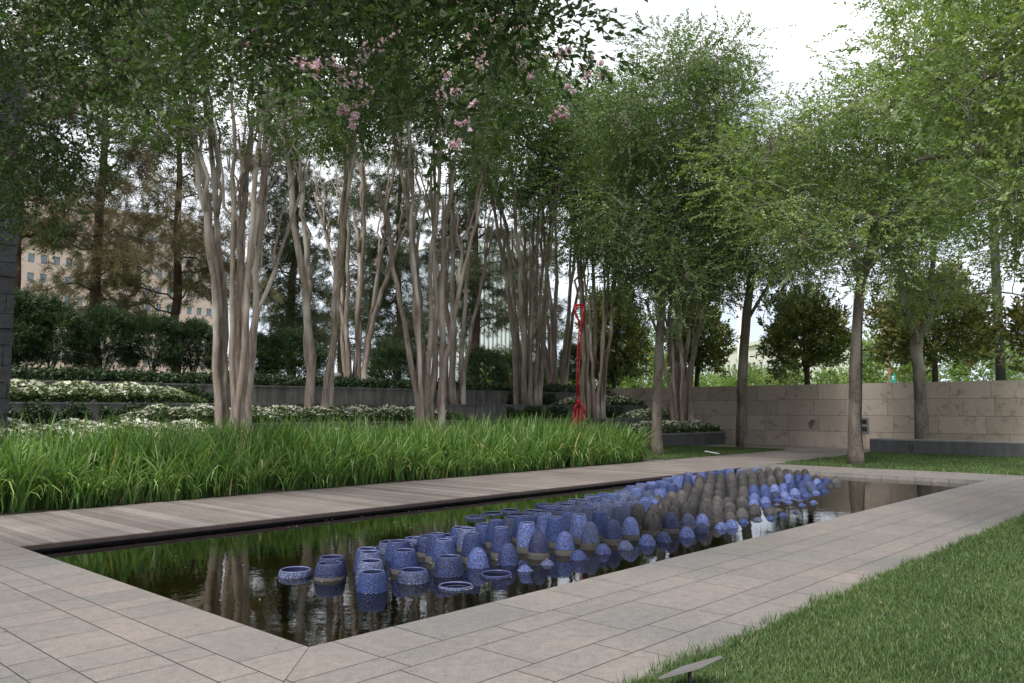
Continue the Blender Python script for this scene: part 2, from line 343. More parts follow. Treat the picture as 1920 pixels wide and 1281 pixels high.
def tag(o, label=None, cat=None, group=None, kind=None):
    for k, v in (('label', label), ('category', cat), ('group', group), ('kind', kind)):
        if v: o[k] = v
    return o
def empty(name, loc, label, cat, group=None, rz=0):
    o = bpy.data.objects.new(name, None); C.objects.link(o); o.location = [float(q) for q in loc]; o.rotation_euler = (0, 0, rz); o.empty_display_size = .2
    return tag(o, label, cat, group)
def local(P, o): return np.asarray(P, float)-np.array(o.location)

def unit(v): return v/(np.linalg.norm(v, axis=-1, keepdims=True)+1e-9)
def rand_dirs(rng, n, zlo=-1): 
    v = rng.standard_normal((n, 3)); v = unit(v)
    if zlo > -1: v[:, 2] = np.where(v[:, 2] < zlo, -v[:, 2], v[:, 2])
    return v

# sprays: a short twig with leaves; template = (leaf base, direction, width vector) triples
def spray_template(rng, k, length, leaf, width, flat=.35, droop=0.):
    t = np.linspace(.08, 1, k); side = np.where(np.arange(k) % 2, 1, -1)
    base = np.stack([t*length, rng.normal(0, .02*length, k), -droop*t**2*length+rng.normal(0, .02*length, k)], -1)
    ang = radians(52)*side*(1-.35*t)+rng.normal(0, .25, k)
    d = np.stack([np.cos(ang), np.sin(ang), rng.normal(-.15, flat, k)], -1); d = unit(d)
    nrm = unit(np.stack([rng.normal(0, flat, k), rng.normal(0, flat, k), np.ones(k)], -1))
    wv = unit(np.cross(nrm, d)); L_ = leaf*rng.uniform(.7, 1.15, k)[:, None]
    b = base; tip = b+d*L_; mid = b+d*L_*.45; W = wv*width*rng.uniform(.8, 1.15, k)[:, None]*.5
    return np.stack([b, mid+W, tip, mid-W], 1)       # k,4,3
def place_sprays(mb, rng, T, P, D, scale=None, tint=None, tvar=.22, mi=0, upness=1.):
    """P positions, D directions (n,3); template X goes along D, template Z stays as upright as it can"""
    n = len(P); D = unit(D); up = np.array([0, 0, 1.])+rng.normal(0, .35/upness, (n, 3))
    Y = unit(np.cross(up, D)); Z = np.cross(D, Y)
    M = np.stack([D, Y, Z], 1)                      # rows
    s = np.ones(n) if scale is None else scale
    V = np.einsum('klc,ncd->nkld', T, M)*s[:, None, None, None]+P[:, None, None]
    k = T.shape[0]; V = V.reshape(-1, 3); q = np.arange(n*k)[:, None]*4+np.arange(4)[None]
    base = (np.full(n, .5) if tint is None else tint)
    t = np.clip(np.repeat(base, k)+rng.normal(0, tvar, n*k), 0, 1)
    mb.add(V, q, np.repeat(t, 4), mi)

def curve(p0, p1, d0, bend=.35, n=7, rng=None, wob=.03, sag=0.):
    p0 = np.asarray(p0, float); p1 = np.asarray(p1, float); Ln = np.linalg.norm(p1-p0)
    c = p0+np.asarray(d0, float)*Ln*bend; t = np.linspace(0, 1, n)[:, None]
    P = (1-t)**2*p0+2*t*(1-t)*c+t*t*p1
    if rng is not None:
        P[1:-1] += rng.normal(0, wob*Ln, (n-2, 3))
    P[:, 2] -= sag*Ln*(t[:, 0]*(1-t[:, 0]))
    return P

def in_poly(poly, x, y):
    c = False; j = len(poly)-1
    for i in range(len(poly)):
        xi, yi = poly[i]; xj, yj = poly[j]
        if (yi > y) != (yj > y) and x < (xj-xi)*(y-yi)/(yj-yi)+xi: c = not c
        j = i
    return c
def fill_crown(rng, poly, dep, half, R, n, minsep=.75):
    """real 3D lumps of foliage: the outline gives height and spread, the crown is as deep as it is wide"""
    xs = [p[0] for p in poly]; ys = [p[1] for p in poly]; cx = (min(xs)+max(xs))/2; hw = (max(xs)-min(xs))/2
    out = []; tries = 0
    while len(out) < n and tries < n*60:
        tries += 1
        x = rng.uniform(min(xs), max(xs)); y = rng.uniform(min(ys), max(ys))
        if not in_poly(poly, x, y): continue
        q = math.sqrt(max(0, 1-((x-cx)/hw)**2*.8))
        P = at(x, y, dep+rng.uniform(-1, 1)*half*q)
        if any(np.linalg.norm(P-o) < R*minsep for o in out): continue
        out.append(P)
    return out

def make_tree(name, label, cat, base, stems, blobs, R, rng, leafT, leafmat, barkmat, nsub=9, nsite=14, sitesig=.3, group=None,
              limb_r=.05, sides=10, tint0=.45, zlo=None, extra=None, upness=1., scale=(.8, 1.25), lump=.05, dscale=1., stem_name='trunk'):
    root = empty(name, base, label, cat, group); b0 = np.array(root.location)
    anchors = []; ar = []; limb = MB()
    for P, r in stems:
        P = np.asarray(P); mb = MB(); mb.tube(P-b0, r, sides, True, .5, 0, lump, rng); mb.build(stem_name, barkmat, root, True)
        k = max(1, int(len(P)*.5))
        for p, q in zip(P[k:], np.broadcast_to(r, len(P))[k:]): anchors.append(p); ar.append(q)
    crown = MB(); blobs = sorted(blobs, key=lambda c: min(np.linalg.norm(c-a) for a in anchors))
    for c in blobs:
        A = np.array(anchors); d = c-A; ln = np.linalg.norm(d, axis=1); pen = ln+np.where(d[:, 2] < 0, -d[:, 2]*1.2, 0)
        i = int(np.argmin(pen)); a = A[i]; Ln = ln[i]
        r0 = min(ar[i]*.7, .012+limb_r*min(1, Ln/3))
        Pl = curve(a, c, unit(unit(c-a)+np.array([0, 0, .5])), .4, 8, rng, .025)
        rr = np.linspace(max(r0, .008), max(.008, r0*.4), 8); limb.tube(Pl-b0, rr, 6 if r0 > .02 else 4, False)
        for p, q in list(zip(Pl, rr))[3:]: anchors.append(p); ar.append(q)
        subs = c+rand_dirs(rng, nsub)*R*rng.uniform(.35, 1., (nsub, 1))*np.array([1, 1, .8])
        tb = rng.normal(0, .13)
        for s_ in subs:
            Pt = curve(Pl[rng.integers(4, 8)], s_, unit(s_-c+np.array([0, 0, .2*R])), .4, 4, rng, .04)
            limb.tube(Pt-b0, np.linspace(.011, .004, 4)*dscale, 3, False)
            m = max(3, int(nsite*rng.uniform(.6, 1.4)))
            P = s_+rng.normal(0, sitesig, (m, 3))*np.array([1, 1, .7])
            D = unit((P-c)*np.array([1, 1, .6])+rng.normal(0, .3, (m, 3)))
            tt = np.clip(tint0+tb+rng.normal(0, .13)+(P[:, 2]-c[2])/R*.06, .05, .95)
            place_sprays(crown, rng, leafT, P-b0, D, rng.uniform(*scale, m), tt, .16, 0, upness)
    limb.build('branches', barkmat, root, True)
    cr = crown.build('crown', leafmat, root)
    return root

# ================================================================= SETTING
PX0, PX1, PY0, PY1 = 3.04, 19.58, 4.57, 10.19       # the pool
WATER = -.085
DKY = 13.3
def struct(mb, name, mats, **k):
    o = mb.build(name, mats, **k); o['kind'] = 'structure'; return o

g = MB(); g.add([(-900, -900, -.75), (1500, -900, -.75), (1500, 1500, -.75), (-900, 1500, -.75)], [(0, 1, 2, 3)]); struct(g, 'ground', 'field')

# paving: slab by slab over a dark bed
rng = np.random.default_rng(5)
def slabs(mb, x0, x1, y0, y1, along, rows, clip=None, z=0., jr=(.42, 1.3), gap=.0036):
    """rows along X ('x') or along Y ('y'); rows = list of boundaries"""
    for a, b in zip(rows[:-1], rows[1:]):
        lo, hi = (x0, x1) if along == 'x' else (y0, y1)
        t = lo - rng.uniform(0, .6); r0, r1 = min(a, b)+gap, max(a, b)-gap
        while t < hi:
            ln = rng.choice([.5, .62, .74, .98]) if along == 'x' else rng.choice([.26, .36, .5, .5, .74]); s, e = max(t, lo)+gap, min(t+ln, hi)-gap; t += ln
            if e-s < .02: continue
            tint = float(np.clip(rng.normal(.5, .17), 0, 1))
            if along == 'x': q = [(s, r0), (e, r0), (e, r1), (s, r1)]
            else: q = [(r0, s), (r1, s), (r1, e), (r0, e)]
            if clip: q = clip(q)
            if not q or len(q) < 3: continue
            mb.add([(x, y, z) for x, y in q], [tuple(range(len(q)))], tint)
def halfplane(f):                                    # Sutherland-Hodgman against f(x,y) >= 0
    def c(q):
        out = []
        for i in range(len(q)):
            a, b = q[i], q[(i+1) % len(q)]; fa, fb = f(*a), f(*b)
            if fa >= 0: out.append(a)
            if (fa >= 0) != (fb >= 0):
                t = fa/(fa-fb); out.append((a[0]+t*(b[0]-a[0]), a[1]+t*(b[1]-a[1])))
        return out
    return c
pv = MB()
rowsY = [4.57, 4.06, 3.79, 3.30, 3.0, 2.62]
slabs(pv, -.5, 34, 0, 0, 'x', rowsY, halfplane(lambda x, y: (x-3.04)-(y-4.57)-.003))
rowsX = [3.04, 2.57, 2.32, 1.86, 1.61, 1.12, .86, .38, .12, -.36, -.62, -1.1, -1.36, -1.84, -2.1, -2.6, -3.1, -3.6]
slabs(pv, 0, 0, -4, 17, 'y', rowsX, lambda q: (halfplane(lambda x, y: (y-4.57)-(x-3.04)-.003)(q)))
slabs(pv, 0, 0, 4.57, 10.19, 'y', [19.58, 20.05, 20.32, 20.8, 21.06, 21.6])          # far coping
slabs(pv, 29.2, 32.6, 0, 0, 'x', [10.3+.49*i for i in range(16)])                     # paved corner by the stone wall
slabs(pv, 20.05, 21.1, 0, 0, 'x', [13.3+.49*i for i in range(9)])                     # strip at the end of the bed
struct(pv, 'paving', 'granite')
bed = MB()
for a, b in (((-4, -4), (3.04, 17.5)), ((3.04, 2.6), (34, 4.57)), ((19.58, 4.57), (21.6, 10.19)), ((19.9, 10.19), (32.6, 18.2))):
    bed.add([(a[0], a[1], -.008), (b[0], a[1], -.008), (b[0], b[1], -.008), (a[0], b[1], -.008)], [(0, 1, 2, 3)])
bed.add([(-4, -4, -.008), (-4, -4, -.008), (3.04, -4, -.0081), (3.04, 4.57, -.0081)], [(0, 1, 2, 3)]) if False else None
struct(bed, 'paving_bed', 'mortar')

# pool basin
b = MB()
b.add([(PX0, PY0, -.5), (PX1, PY0, -.5), (PX1, PY1+.5, -.5), (PX0, PY1+.5, -.5)], [(0, 1, 2, 3)])
struct(b, 'pool_floor', 'pool_floor')
b = MB()
t = 0.
for (x0, y0, x1, y1) in ((PX0, PY0, PX1, PY0), (PX1, PY0, PX1, PY1), (PX0, PY1, PX0, PY0)):
    ln = math.hypot(x1-x0, y1-y0); n = int(ln/.35)
    for i in range(n):
        a0, a1 = i/n+.003/ln, (i+1)/n-.003/ln
        p = [(x0+(x1-x0)*a, y0+(y1-y0)*a) for a in (a0, a1)]
        b.add([(*p[0], -.5), (*p[1], -.5), (*p[1], -.001), (*p[0], -.001)], [(0, 1, 2, 3)], float(np.clip(rng.normal(.3, .25), 0, 1)))
struct(b, 'pool_side', 'granite')
b = MB(); b.box((PX0, PY1+.16, -.5), (PX1+.0, PY1+.28, -.05)); struct(b, 'pool_recess', 'dark_granite')
b = MB()
b.add([(PX0, PY0, WATER), (PX1, PY0, WATER), (PX1, PY1+.12, WATER), (PX0, PY1+.12, WATER)], [(0, 1, 2, 3)])
struct(b, 'water', 'water')

# boardwalk: one plank after another, running across
dk = MB(); x = 3.045; rng = np.random.default_rng(8)
while x < 32.5:
    wd = .105; jt = float(np.clip(rng.normal(.5, .26), 0, 1)); dz = rng.normal(0, .0012)
    y0 = PY1 if x < PX1+2.02 else 10.2
    dk.box((x, y0+rng.normal(0, .004), -.045+dz), (x+wd, DKY, .002+dz), jt); x += .114
struct(dk, 'boardwalk', 'deck_wood')
MAT['edge_wood'] = m_simple('boardwalk_edge_wood', (.05, .034, .03), .7, 0, .3, 6)
b = MB(); xx = 3.05
while xx < 21.4: b.box((xx, PY1-.030, -.05), (min(xx+2.38, 21.5), PY1-.014, -.006)); xx += 2.4
struct(b, 'boardwalk_edge', 'edge_wood')
b = MB(); b.box((3.05, PY1+.10, -.12), (21.5, PY1+.13, -.046)); b.box((3.05, PY1+.30, -.4), (32.5, DKY-.02, -.06)); struct(b, 'boardwalk_frame', 'dark_metal')

# terraces: ground levels
TZ = [.50, 1.08, 1.62, 2.20]; TY = [17.6, 19.8, 21.6, 23.4]; CAP = [.54, 1.13, 1.67, 2.25]
lv = MB()
for i in range(3):
    lv.add([(-12, TY[i]+.2, TZ[i]), (32.6, TY[i]+.2, TZ[i]), (32.6, TY[i+1], TZ[i]), (-12, TY[i+1], TZ[i])], [(0, 1, 2, 3)])
struct(lv, 'terrace_soil', 'ivy_leaf' if False else 'thatch')
lv = MB(); lv.add([(-60, 23.6, 2.2), (130, 23.6, 2.2), (130, 27.5, 2.3), (-60, 27.5, 2.3)], [(0, 1, 2, 3)], .5, 0)
struct(lv, 'planting_soil', 'soil')
lv = MB(); lv.add([(-60, 27.5, 2.3), (130, 27.5, 2.3), (160, 75, 2.9), (-90, 75, 2.9)], [(0, 1, 2, 3)]); lv.add([(-90, 75, 2.9), (160, 75, 2.9), (160, 75.1, -.8), (-90, 75.1, -.8)], [(0, 1, 2, 3)])
lv.add([(32.9, 24, 2.2), (130, 24, 2.2), (130, 24, -.8), (32.9, 24, -.8)], [(0, 1, 2, 3)])
struct(lv, 'upper_lawn', 'field')
b = MB(); b.box((-12, 13.32, -.3), (20.0, 17.6, .0)); struct(b, 'grass_bed_soil', 'soil')

names = ['lowest grey stone terrace wall, ending at the beige wall as a dark planter front', 'second grey terrace wall from the bottom, just above the long green grasses',
         'third grey terrace wall from the bottom, above the middle bed of white flowers', 'topmost grey terrace wall, below the dark ivy and round shrubs']
for i in range(4):
    r = empty('terrace_wall', (10, TY[i], 0), names[i], 'retaining wall', 'terrace retaining walls')
    wl = MB(); z0 = [0, .5, 1.08, 1.62][i]-.1; rng = np.random.default_rng(30+i)
    xx = -12.
    while xx < 32.55:
        e = min(xx+2.1, 32.595); wl.box((xx+.004-10, 0, z0), (e-.004-10, .2, CAP[i]-.055), rng.uniform(.3, .7)); xx += 2.1
    wl.build('stone_face', 'terrace_stone' if i else 'dark_granite', r)
    cp = MB(); xx = -12.
    while xx < 32.55:
        e = min(xx+1.4, 32.592); cp.box((xx+.003-10, -.025, CAP[i]-.052), (e-.003-10, .225, CAP[i]), rng.uniform(.3, .7)); xx += 1.4
    cp.build('coping', 'bench_top' if i == 0 else 'terrace_stone', r)

# travertine wall
r = empty('stone_wall', (32.6, 10, 0), 'long beige travertine block wall closing the far end of the garden', 'wall')
wl = MB(); rng = np.random.default_rng(77); zz = [-.05, .62, 1.25, 1.88, 2.50]
for k in range(4):
    y = 24.0; 
    while y > -14:
        ln = rng.choice([1.0, 1.3, 1.3, 1.55]); y2 = max(-14, y-ln)
        wl.box((0, y2+.006-10, zz[k]+.005), (.45, y-.006-10, zz[k+1]-.006), rng.uniform(0, 1)); y = y2
wl.build('stone_blocks', 'travertine', r)
b = MB(); b.box((.02, -23.9, -.05), (.44, 13.9, 2.485)); b.build('mortar', 'mortar', r)
# round drain and vent in the wall
c = onX(1525, 796, 32.6); m_ = MB(); th = np.linspace(0, 2*pi, 25)
m_.tube([(0, .17*math.cos(t), .17*math.sin(t)) for t in th], .028, 6, False)
m_.lathe([(0.001, 0), (.15, 0)], 20); m_.v[-1] = np.stack([np.full(40, .0, np.float32)-.006, m_.v[-1][:, 0], m_.v[-1][:, 1]], -1)
o = m_.build('round_wall_drain', 'bark_elm'); o.location = (32.592, c[1], c[2]); tag(o, 'round rusty drain opening low in the beige stone wall', 'drain')
c = onX(1621, 798, 32.6)
r = empty('wall_vent', (32.6, c[1], c[2]), 'small grey metal wall box with two dark openings beside the trunk', 'vent')
m_ = MB(); m_.box((-.03, -.17, -.3), (-.001, .17, .3)); m_.build('plate', 'grey_metal', r)
for dz in (-.14, .14):
    m_ = MB(); m_.box((-.036, -.1, dz-.09), (-.0305, .1, dz+.09)); m_.build('opening', 'cable', r)

# low dark granite bench
r = empty('granite_bench', (29.1, 10.27, 0), 'long low dark granite bench with paler top in front of the beige wall', 'bench')
m_ = MB(); m_.box((0, -22, -.02), (.62, 0, .44)); m_.build('bench_base', 'dark_granite', r)
m_ = MB()
for i in range(11): m_.box((-.01, -22+i*2+.003, .442), (.64, -20+i*2-.003+(.012 if i == 10 else 0), .49))
m_.build('bench_top', 'bench_top', r)
c = onX(1708, 843, 29.1); m_ = MB(); m_.tube([(-.004, c[1]-10.27+.09*math.cos(t), .22+.09*math.sin(t)) for t in th], .012, 6, False); m_.build('drain_ring', 'cable', r)

# rough dark stone pier at the left edge
pc = onY(-2, 600, 18.4); rng = np.random.default_rng(12)
r = empty('stone_pier', (pc[0]-.77, 18.4, 0), 'tall pier of rough dark stone blocks at the left edge of the garden', 'stone pier')
m_ = MB(); z = 0.; row = 0
while z < 8.6:
    h = rng.uniform(.28, .42); y = 0 if row % 2 else -.2; xx = -1.4 - (0 if row % 2 else .3)
    while xx < 1.0:
        ln = rng.uniform(.5, .9); e = min(xx+ln, 1.0); j = rng.uniform(0, .03)
        m_.box((xx+.006, -j, z+.006), (e-.006+(rng.uniform(0, .04) if e >= 1 else 0), 1.0, z+h-.006)); xx = e
        if e >= 1: break
    z += h; row += 1
m_.build('stone_blocks', 'rough_stone', r)

# lawns
def blades(mb, rng, n, inside, bb, h=(.03, .06), w=.004, z=0., lean=.6, dens=None, patch=1.3, tvar=.2):
    x = rng.uniform(bb[0], bb[1], n); y = rng.uniform(bb[2], bb[3], n)
    k = inside(x, y); x, y = x[k], y[k]; n = len(x)
    a = rng.uniform(0, 2*pi, n); hh = rng.uniform(*h, n)*(1+.25*np.sin(x*3.1+1)*np.sin(y*2.7)); ll = rng.uniform(.15, 1, n)*lean*hh; wa = a+pi/2+rng.normal(0, .4, n)
    ws = w*rng.uniform(.7, 1.3, n)
    b0 = np.stack([x-np.cos(wa)*ws/2, y-np.sin(wa)*ws/2, np.full(n, z)], -1); b1 = np.stack([x+np.cos(wa)*ws/2, y+np.sin(wa)*ws/2, np.full(n, z)], -1)
    t = np.stack([x+np.cos(a)*ll, y+np.sin(a)*ll, z+hh], -1)
    tt = np.clip(.45+.13*np.sin(x*patch+np.sin(y*1.7)*1.5)*np.cos(y*patch*1.3+1)+rng.normal(0, tvar, n), 0, 1)
    tt = np.where(rng.random(n) < .025, 1., np.minimum(tt, .93))
    mb.add(np.stack([b0, b1, t], 1).reshape(-1, 3), np.arange(3*n).reshape(-1, 3), np.repeat(tt, 3))
lw = MB(); lw.add([(-4, -14, .006), (29.1, -14, .006), (29.1, 2.66, .006), (-4, 2.66, .006)], [(0, 1, 2, 3)])
lw.add([(21.6, 2.66, .006), (29.1, 2.66, .006), (29.1, 10.2, .006), (21.6, 10.2, .006)], [(0, 1, 2, 3)])
lw.add([(21.1, 13.3, .008), (29.2, 13.3, .008), (29.2, 17.6, .008), (21.1, 17.6, .008)], [(0, 1, 2, 3)])
struct(lw, 'lawn_ground', 'thatch')
rng = np.random.default_rng(3); lb = MB()
edge = lambda x, y: y < 2.66+.02*np.sin(x*9)+.02*np.sin(x*23)+np.random.default_rng(1).normal(0, .012, len(x))
blades(lb, rng, 150000, edge, (3.0, 8.5, .2, 2.75), (.015, .042), .0055, .006, 1.3, tvar=.26)
blades(lb, rng, 26000, lambda x, y: edge(x, y) & (np.sin(x*7.3+2*np.sin(y*4))+np.sin(y*8.1+x) > .3), (3.0, 14, -.4, 2.75), (.03, .06), .006, .006, 1.2, tvar=.26)
blades(lb, rng, 9000, lambda x, y: (y > 2.58) & (y < 2.72+.03*np.sin(x*6)+.02*np.sin(x*17)), (3.0, 20, 2.5, 2.8), (.03, .075), .006, .006, 1.1, tvar=.26)
blades(lb, rng, 200000, lambda x, y: edge(x, y) & (y > .1*x-1.2), (7, 14.5, -.8, 2.75), (.02, .05), .0085, .006, 1.2, tvar=.26)
blades(lb, rng, 60000, edge, (14, 22, -2, 2.75), (.03, .07), .013, .006, 1.)
ob = lb.build('lawn_grass', 'lawn_blade'); tag(ob, 'short mown green lawn grass along the near side of the paving', 'grass', kind='stuff')
lb = MB()
blades(lb, rng, 70000, lambda x, y: (y < 10.16-.8*np.clip(22.4-x, 0, .8)**2) & (x > 21.6+.02*np.sin(y*8)), (21.55, 29.05, 1.5, 10.2), (.04, .075), .012, .006, .8)
ob = lb.build('lawn_grass', 'lawn_blade'); tag(ob, 'green lawn beyond the far end of the pool in front of the granite bench', 'grass', kind='stuff')
lb = MB()
blades(lb, rng, 45000, lambda x, y: (x > 21.15) & (y > 13.33), (21.1, 29.2, 13.3, 17.55), (.04, .075), .013, .008, .8)
ob = lb.build('lawn_grass', 'lawn_blade'); tag(ob, 'small dark lawn between the boardwalk and the dark planter wall', 'grass', kind='stuff')

# long arching iris-like grasses beside the boardwalk
def long_grass(mb, rng, n, bb, Lr=(.75, 1.25), w=.014, zf=lambda x, y: 0*x):
    # clumps
    nc = max(1, n//20); cx = rng.uniform(bb[0], bb[1], nc); cy = rng.uniform(bb[2], bb[3], nc)
    ci = rng.integers(0, nc, n); x = cx[ci]+rng.normal(0, .07, n); y = np.clip(cy[ci]+rng.normal(0, .07, n), bb[2]-.02, bb[3])
    Lr = rng.uniform(Lr[0], Lr[1], n)*(1+.12*np.sin(cx[ci]*1.9+cy[ci])); a = rng.uniform(0, 2*pi, n)
    front = (y < bb[2]+.7) & (rng.random(n) < .75); a = np.where(front & (rng.random(n) < .5), -pi/2+rng.normal(0, 1.0, n), a)
    lean = np.where(front, rng.uniform(.3, 1.6, n), np.abs(rng.normal(0, .6, n))); S = 7
    th0 = rng.uniform(.0, .22, n); curl = lean*rng.uniform(.6, 1.7, n)
    brk = rng.random(n) < .24; curl = np.where(brk, curl+rng.uniform(.6, 1.4, n), curl)
    pts = [np.stack([x, y, zf(x, y)], -1)]; th = th0.copy(); ds = Lr/(S-1)
    for k in range(1, S):
        th = th0+curl*(k/(S-1))**1.8
        pts.append(pts[-1]+np.stack([np.sin(th)*np.cos(a), np.sin(th)*np.sin(a), np.cos(th)], -1)*ds[:, None])
    wa = a+pi/2+rng.normal(0, .8, n); W = np.stack([np.cos(wa), np.sin(wa), 0*wa], -1)*w*rng.uniform(.7, 1.2, n)[:, None]/2
    prof = [.75, 1, 1, .95, .8, .55, .08]
    V = np.stack([np.stack([p-W*f, p+W*f], 1) for p, f in zip(pts, prof)], 1)  # n,S,2,3
    V[..., 2] = np.maximum(V[..., 2], .012)
    idx = np.arange(n)[:, None]*S*2; F = []
    for k in range(S-1):
        F.append(idx+np.array([[2*k, 2*k+1, 2*k+3, 2*k+2]]))
    F = np.stack(F, 1).reshape(-1, 4)
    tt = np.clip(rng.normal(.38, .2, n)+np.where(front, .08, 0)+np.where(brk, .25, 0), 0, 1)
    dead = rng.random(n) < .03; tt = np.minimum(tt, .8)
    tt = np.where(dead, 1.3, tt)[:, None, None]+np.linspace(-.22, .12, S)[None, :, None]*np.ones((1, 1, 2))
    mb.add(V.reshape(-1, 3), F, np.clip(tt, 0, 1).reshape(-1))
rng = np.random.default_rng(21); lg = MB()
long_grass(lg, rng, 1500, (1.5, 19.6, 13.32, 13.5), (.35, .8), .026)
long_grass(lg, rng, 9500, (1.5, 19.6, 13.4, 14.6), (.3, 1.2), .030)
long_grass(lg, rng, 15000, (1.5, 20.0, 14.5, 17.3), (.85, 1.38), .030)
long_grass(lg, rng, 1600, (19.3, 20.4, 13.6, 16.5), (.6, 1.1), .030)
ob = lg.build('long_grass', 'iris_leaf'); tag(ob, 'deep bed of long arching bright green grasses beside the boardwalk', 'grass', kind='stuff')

# flower beds, ivy
def mound(mb, rng, n, pts_xy, zf, T, tint=.45, tv=.2, mi=0, up=1., zl=.5):
    P = pts_xy(n); n = len(P); D = rand_dirs(rng, n, -.1); D[:, 2] = np.abs(D[:, 2])*zl
    place_sprays(mb, rng, T, P, D, rng.uniform(.7, 1.3, n), np.clip(rng.normal(tint, .12, n), 0, 1), tv, mi, up)
rng = np.random.default_rng(40)
T_bed = spray_template(rng, 6, .12, .075, .05, .5)
T_pet = np.array([[(0, 0, 0), (.024, .02, .004), (.05, 0, 0), (.024, -.02, .004)], [(0, 0, 0), (-.02, .024, .004), (0, .05, .0), (.02, .024, .004)], [(0, 0, 0), (-.024, -.02, .004), (-.05, 0, 0), (-.024, .02, .004)], [(0, 0, 0), (.02, -.024, .004), (0, -.05, 0), (-.02, -.024, .004)]])
def flower_bed(x0, x1, y0, y1, z, h, nleaf, nflow, label, taper=(1, 1), seed=1):
    rng = np.random.default_rng(seed); mb = MB()
    def hh(x, y):
        u = (x-x0)/(x1-x0); e = np.minimum(1, np.minimum(np.where(taper[0], u*(x1-x0)/1.2, 9), np.where(taper[1], (1-u)*(x1-x0)/1.2, 9)))
        s = np.sin(pi*np.clip((y-y0)/(y1-y0), 0, 1))
        return np.sqrt(np.clip(e, 0, 1))*(.45+.55*s)*h*(1+.10*np.sin(x*5)+.1*np.sin(x*11+y*7))
    def pts(n, top=False):
        x = rng.uniform(x0, x1, n); y = rng.uniform(y0, y1, n); f = rng.uniform(.93, 1.06, n) if top else rng.uniform(.05, 1., n)**.55
        return np.stack([x, y, z+hh(x, y)*f], -1)
    mound(mb, rng, nleaf, pts, None, T_bed, .42)
    # the front side too, so that the mound has a body
    def pf(n):
        x = rng.uniform(x0, x1, n); return np.stack([x, y0+rng.uniform(-.04, .12, n), z+hh(x, y0+0*x)*rng.uniform(0, 1.2, n)], -1)
    mound(mb, rng, nleaf//5, pf, None, T_bed, .35)
    nflow = int(nflow*1.7); P = np.concatenate([pts(nflow, True), pf(nflow//5)]); n = len(P); D = rand_dirs(rng, n); D[:, 2] = np.abs(D[:, 2])*.35
    place_sprays(mb, rng, T_pet, P+[0, 0, .03], D, rng.uniform(.6, 1.3, n), rng.uniform(.3, 1, n), .15, 1, .8)
    o = mb.build('flower_bed', ['bed_leaf', 'petal']); tag(o, label, 'flower bed', kind='stuff'); return o
xa = lambda px, Y, z: float(onY(px, 760, Y)[0])
flower_bed(xa(-60, 19, 1), xa(440, 19, 1), 18.0, 19.6, .5, .62, 9000, 4200, 'white flowers just behind the long grasses, left of the nearest trees', (0, 1), 1)
flower_bed(xa(560, 19, 1), xa(700, 19, 1), 18.3, 19.6, .5, .45, 2000, 700, 'low clump of white flowers half hidden by the long grasses', (1, 1), 2)
flower_bed(xa(205, 20.8, 1), xa(852, 20.8, 1), 20.15, 21.4, 1.08, .42, 9000, 4200, 'long bed of white flowers on the middle terrace around the second tree', (1, 1), 3)
flower_bed(xa(-60, 22.6, 1), xa(362, 22.6, 1), 21.9, 23.2, 1.62, .47, 8000, 3800, 'bed of white flowers on the upper terrace at the left', (0, 1), 4)
flower_bed(xa(1050, 22.6, 1), xa(1194, 22.6, 1), 21.9, 23.2, 1.62, .40, 3200, 1200, 'small bed of white flowers beside the red sculpture, upper terrace', (1, 1), 5)
flower_bed(xa(1172, 20.8, 1), xa(1262, 20.8, 1), 20.1, 21.4, 1.08, .36, 2600, 900, 'small bed of white flowers behind the nearer straight trunk, middle terrace', (1, 1), 6)
flower_bed(xa(1188, 18.4, 1), xa(1338, 18.4, 1), 17.85, 19.4, .5, .42, 5000, 1900, 'bed of white flowers in the dark planter against the beige wall', (1, 1), 7)

rng = np.random.default_rng(50); T_ivy = spray_template(rng, 6, .16, .08, .07, .6)
def ivy(x0, x1, y0, y1, z0, z1, n, label, seed):
    rng = np.random.default_rng(seed); mb = MB()
    P = np.stack([rng.uniform(x0, x1, n), rng.uniform(y0, y1, n), z0+(z1-z0)*rng.random(n)**.7], -1)
    place_sprays(mb, rng, T_ivy, P, rand_dirs(rng, n, -.2), rng.uniform(.7, 1.3, n), rng.uniform(.2, .8, n), .2, 0, .5)
    o = mb.build('ivy', 'ivy_leaf'); tag(o, label, 'ivy', kind='stuff'); return o
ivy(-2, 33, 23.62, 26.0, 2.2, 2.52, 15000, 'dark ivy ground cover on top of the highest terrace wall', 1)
def creeper(spots, Y, z0, z1, label, seed, dens=1.):
    rng = np.random.default_rng(seed); mb = MB()
    for a, b in spots:
        x0, x1 = xa(a, Y, 1), xa(b, Y, 1); n = int((x1-x0)*260*dens)
        u = rng.random(n); P = np.stack([x0+(x1-x0)*u, Y-.04-rng.random(n)*.16, z0+(z1-z0)*rng.random(n)*(.35+.65*np.abs(np.sin(u*7+seed)))], -1)
        place_sprays(mb, rng, T_ivy, P, rand_dirs(rng, n, -.2), rng.uniform(.5, 1., n), rng.uniform(.2, .9, n), .2, 0, .5)
    o = mb.build('creeper', 'ivy_leaf'); tag(o, label, 'creeper', kind='stuff')
creeper([(5, 165), (190, 330), (950, 1060), (1130, 1160)], 21.6, 1.1, 1.6, 'dark creeper patches growing on the third terrace wall', 2)
creeper([(20, 210), (230, 400), (950, 990), (1010, 1040)], 23.4, 1.65, 2.15, 'dark creeper patches growing on the highest terrace wall', 3)
creeper([(60, 560), (930, 1030)], 19.8, .55, 1.05, 'dark creeper along the second terrace wall behind the grasses', 4)
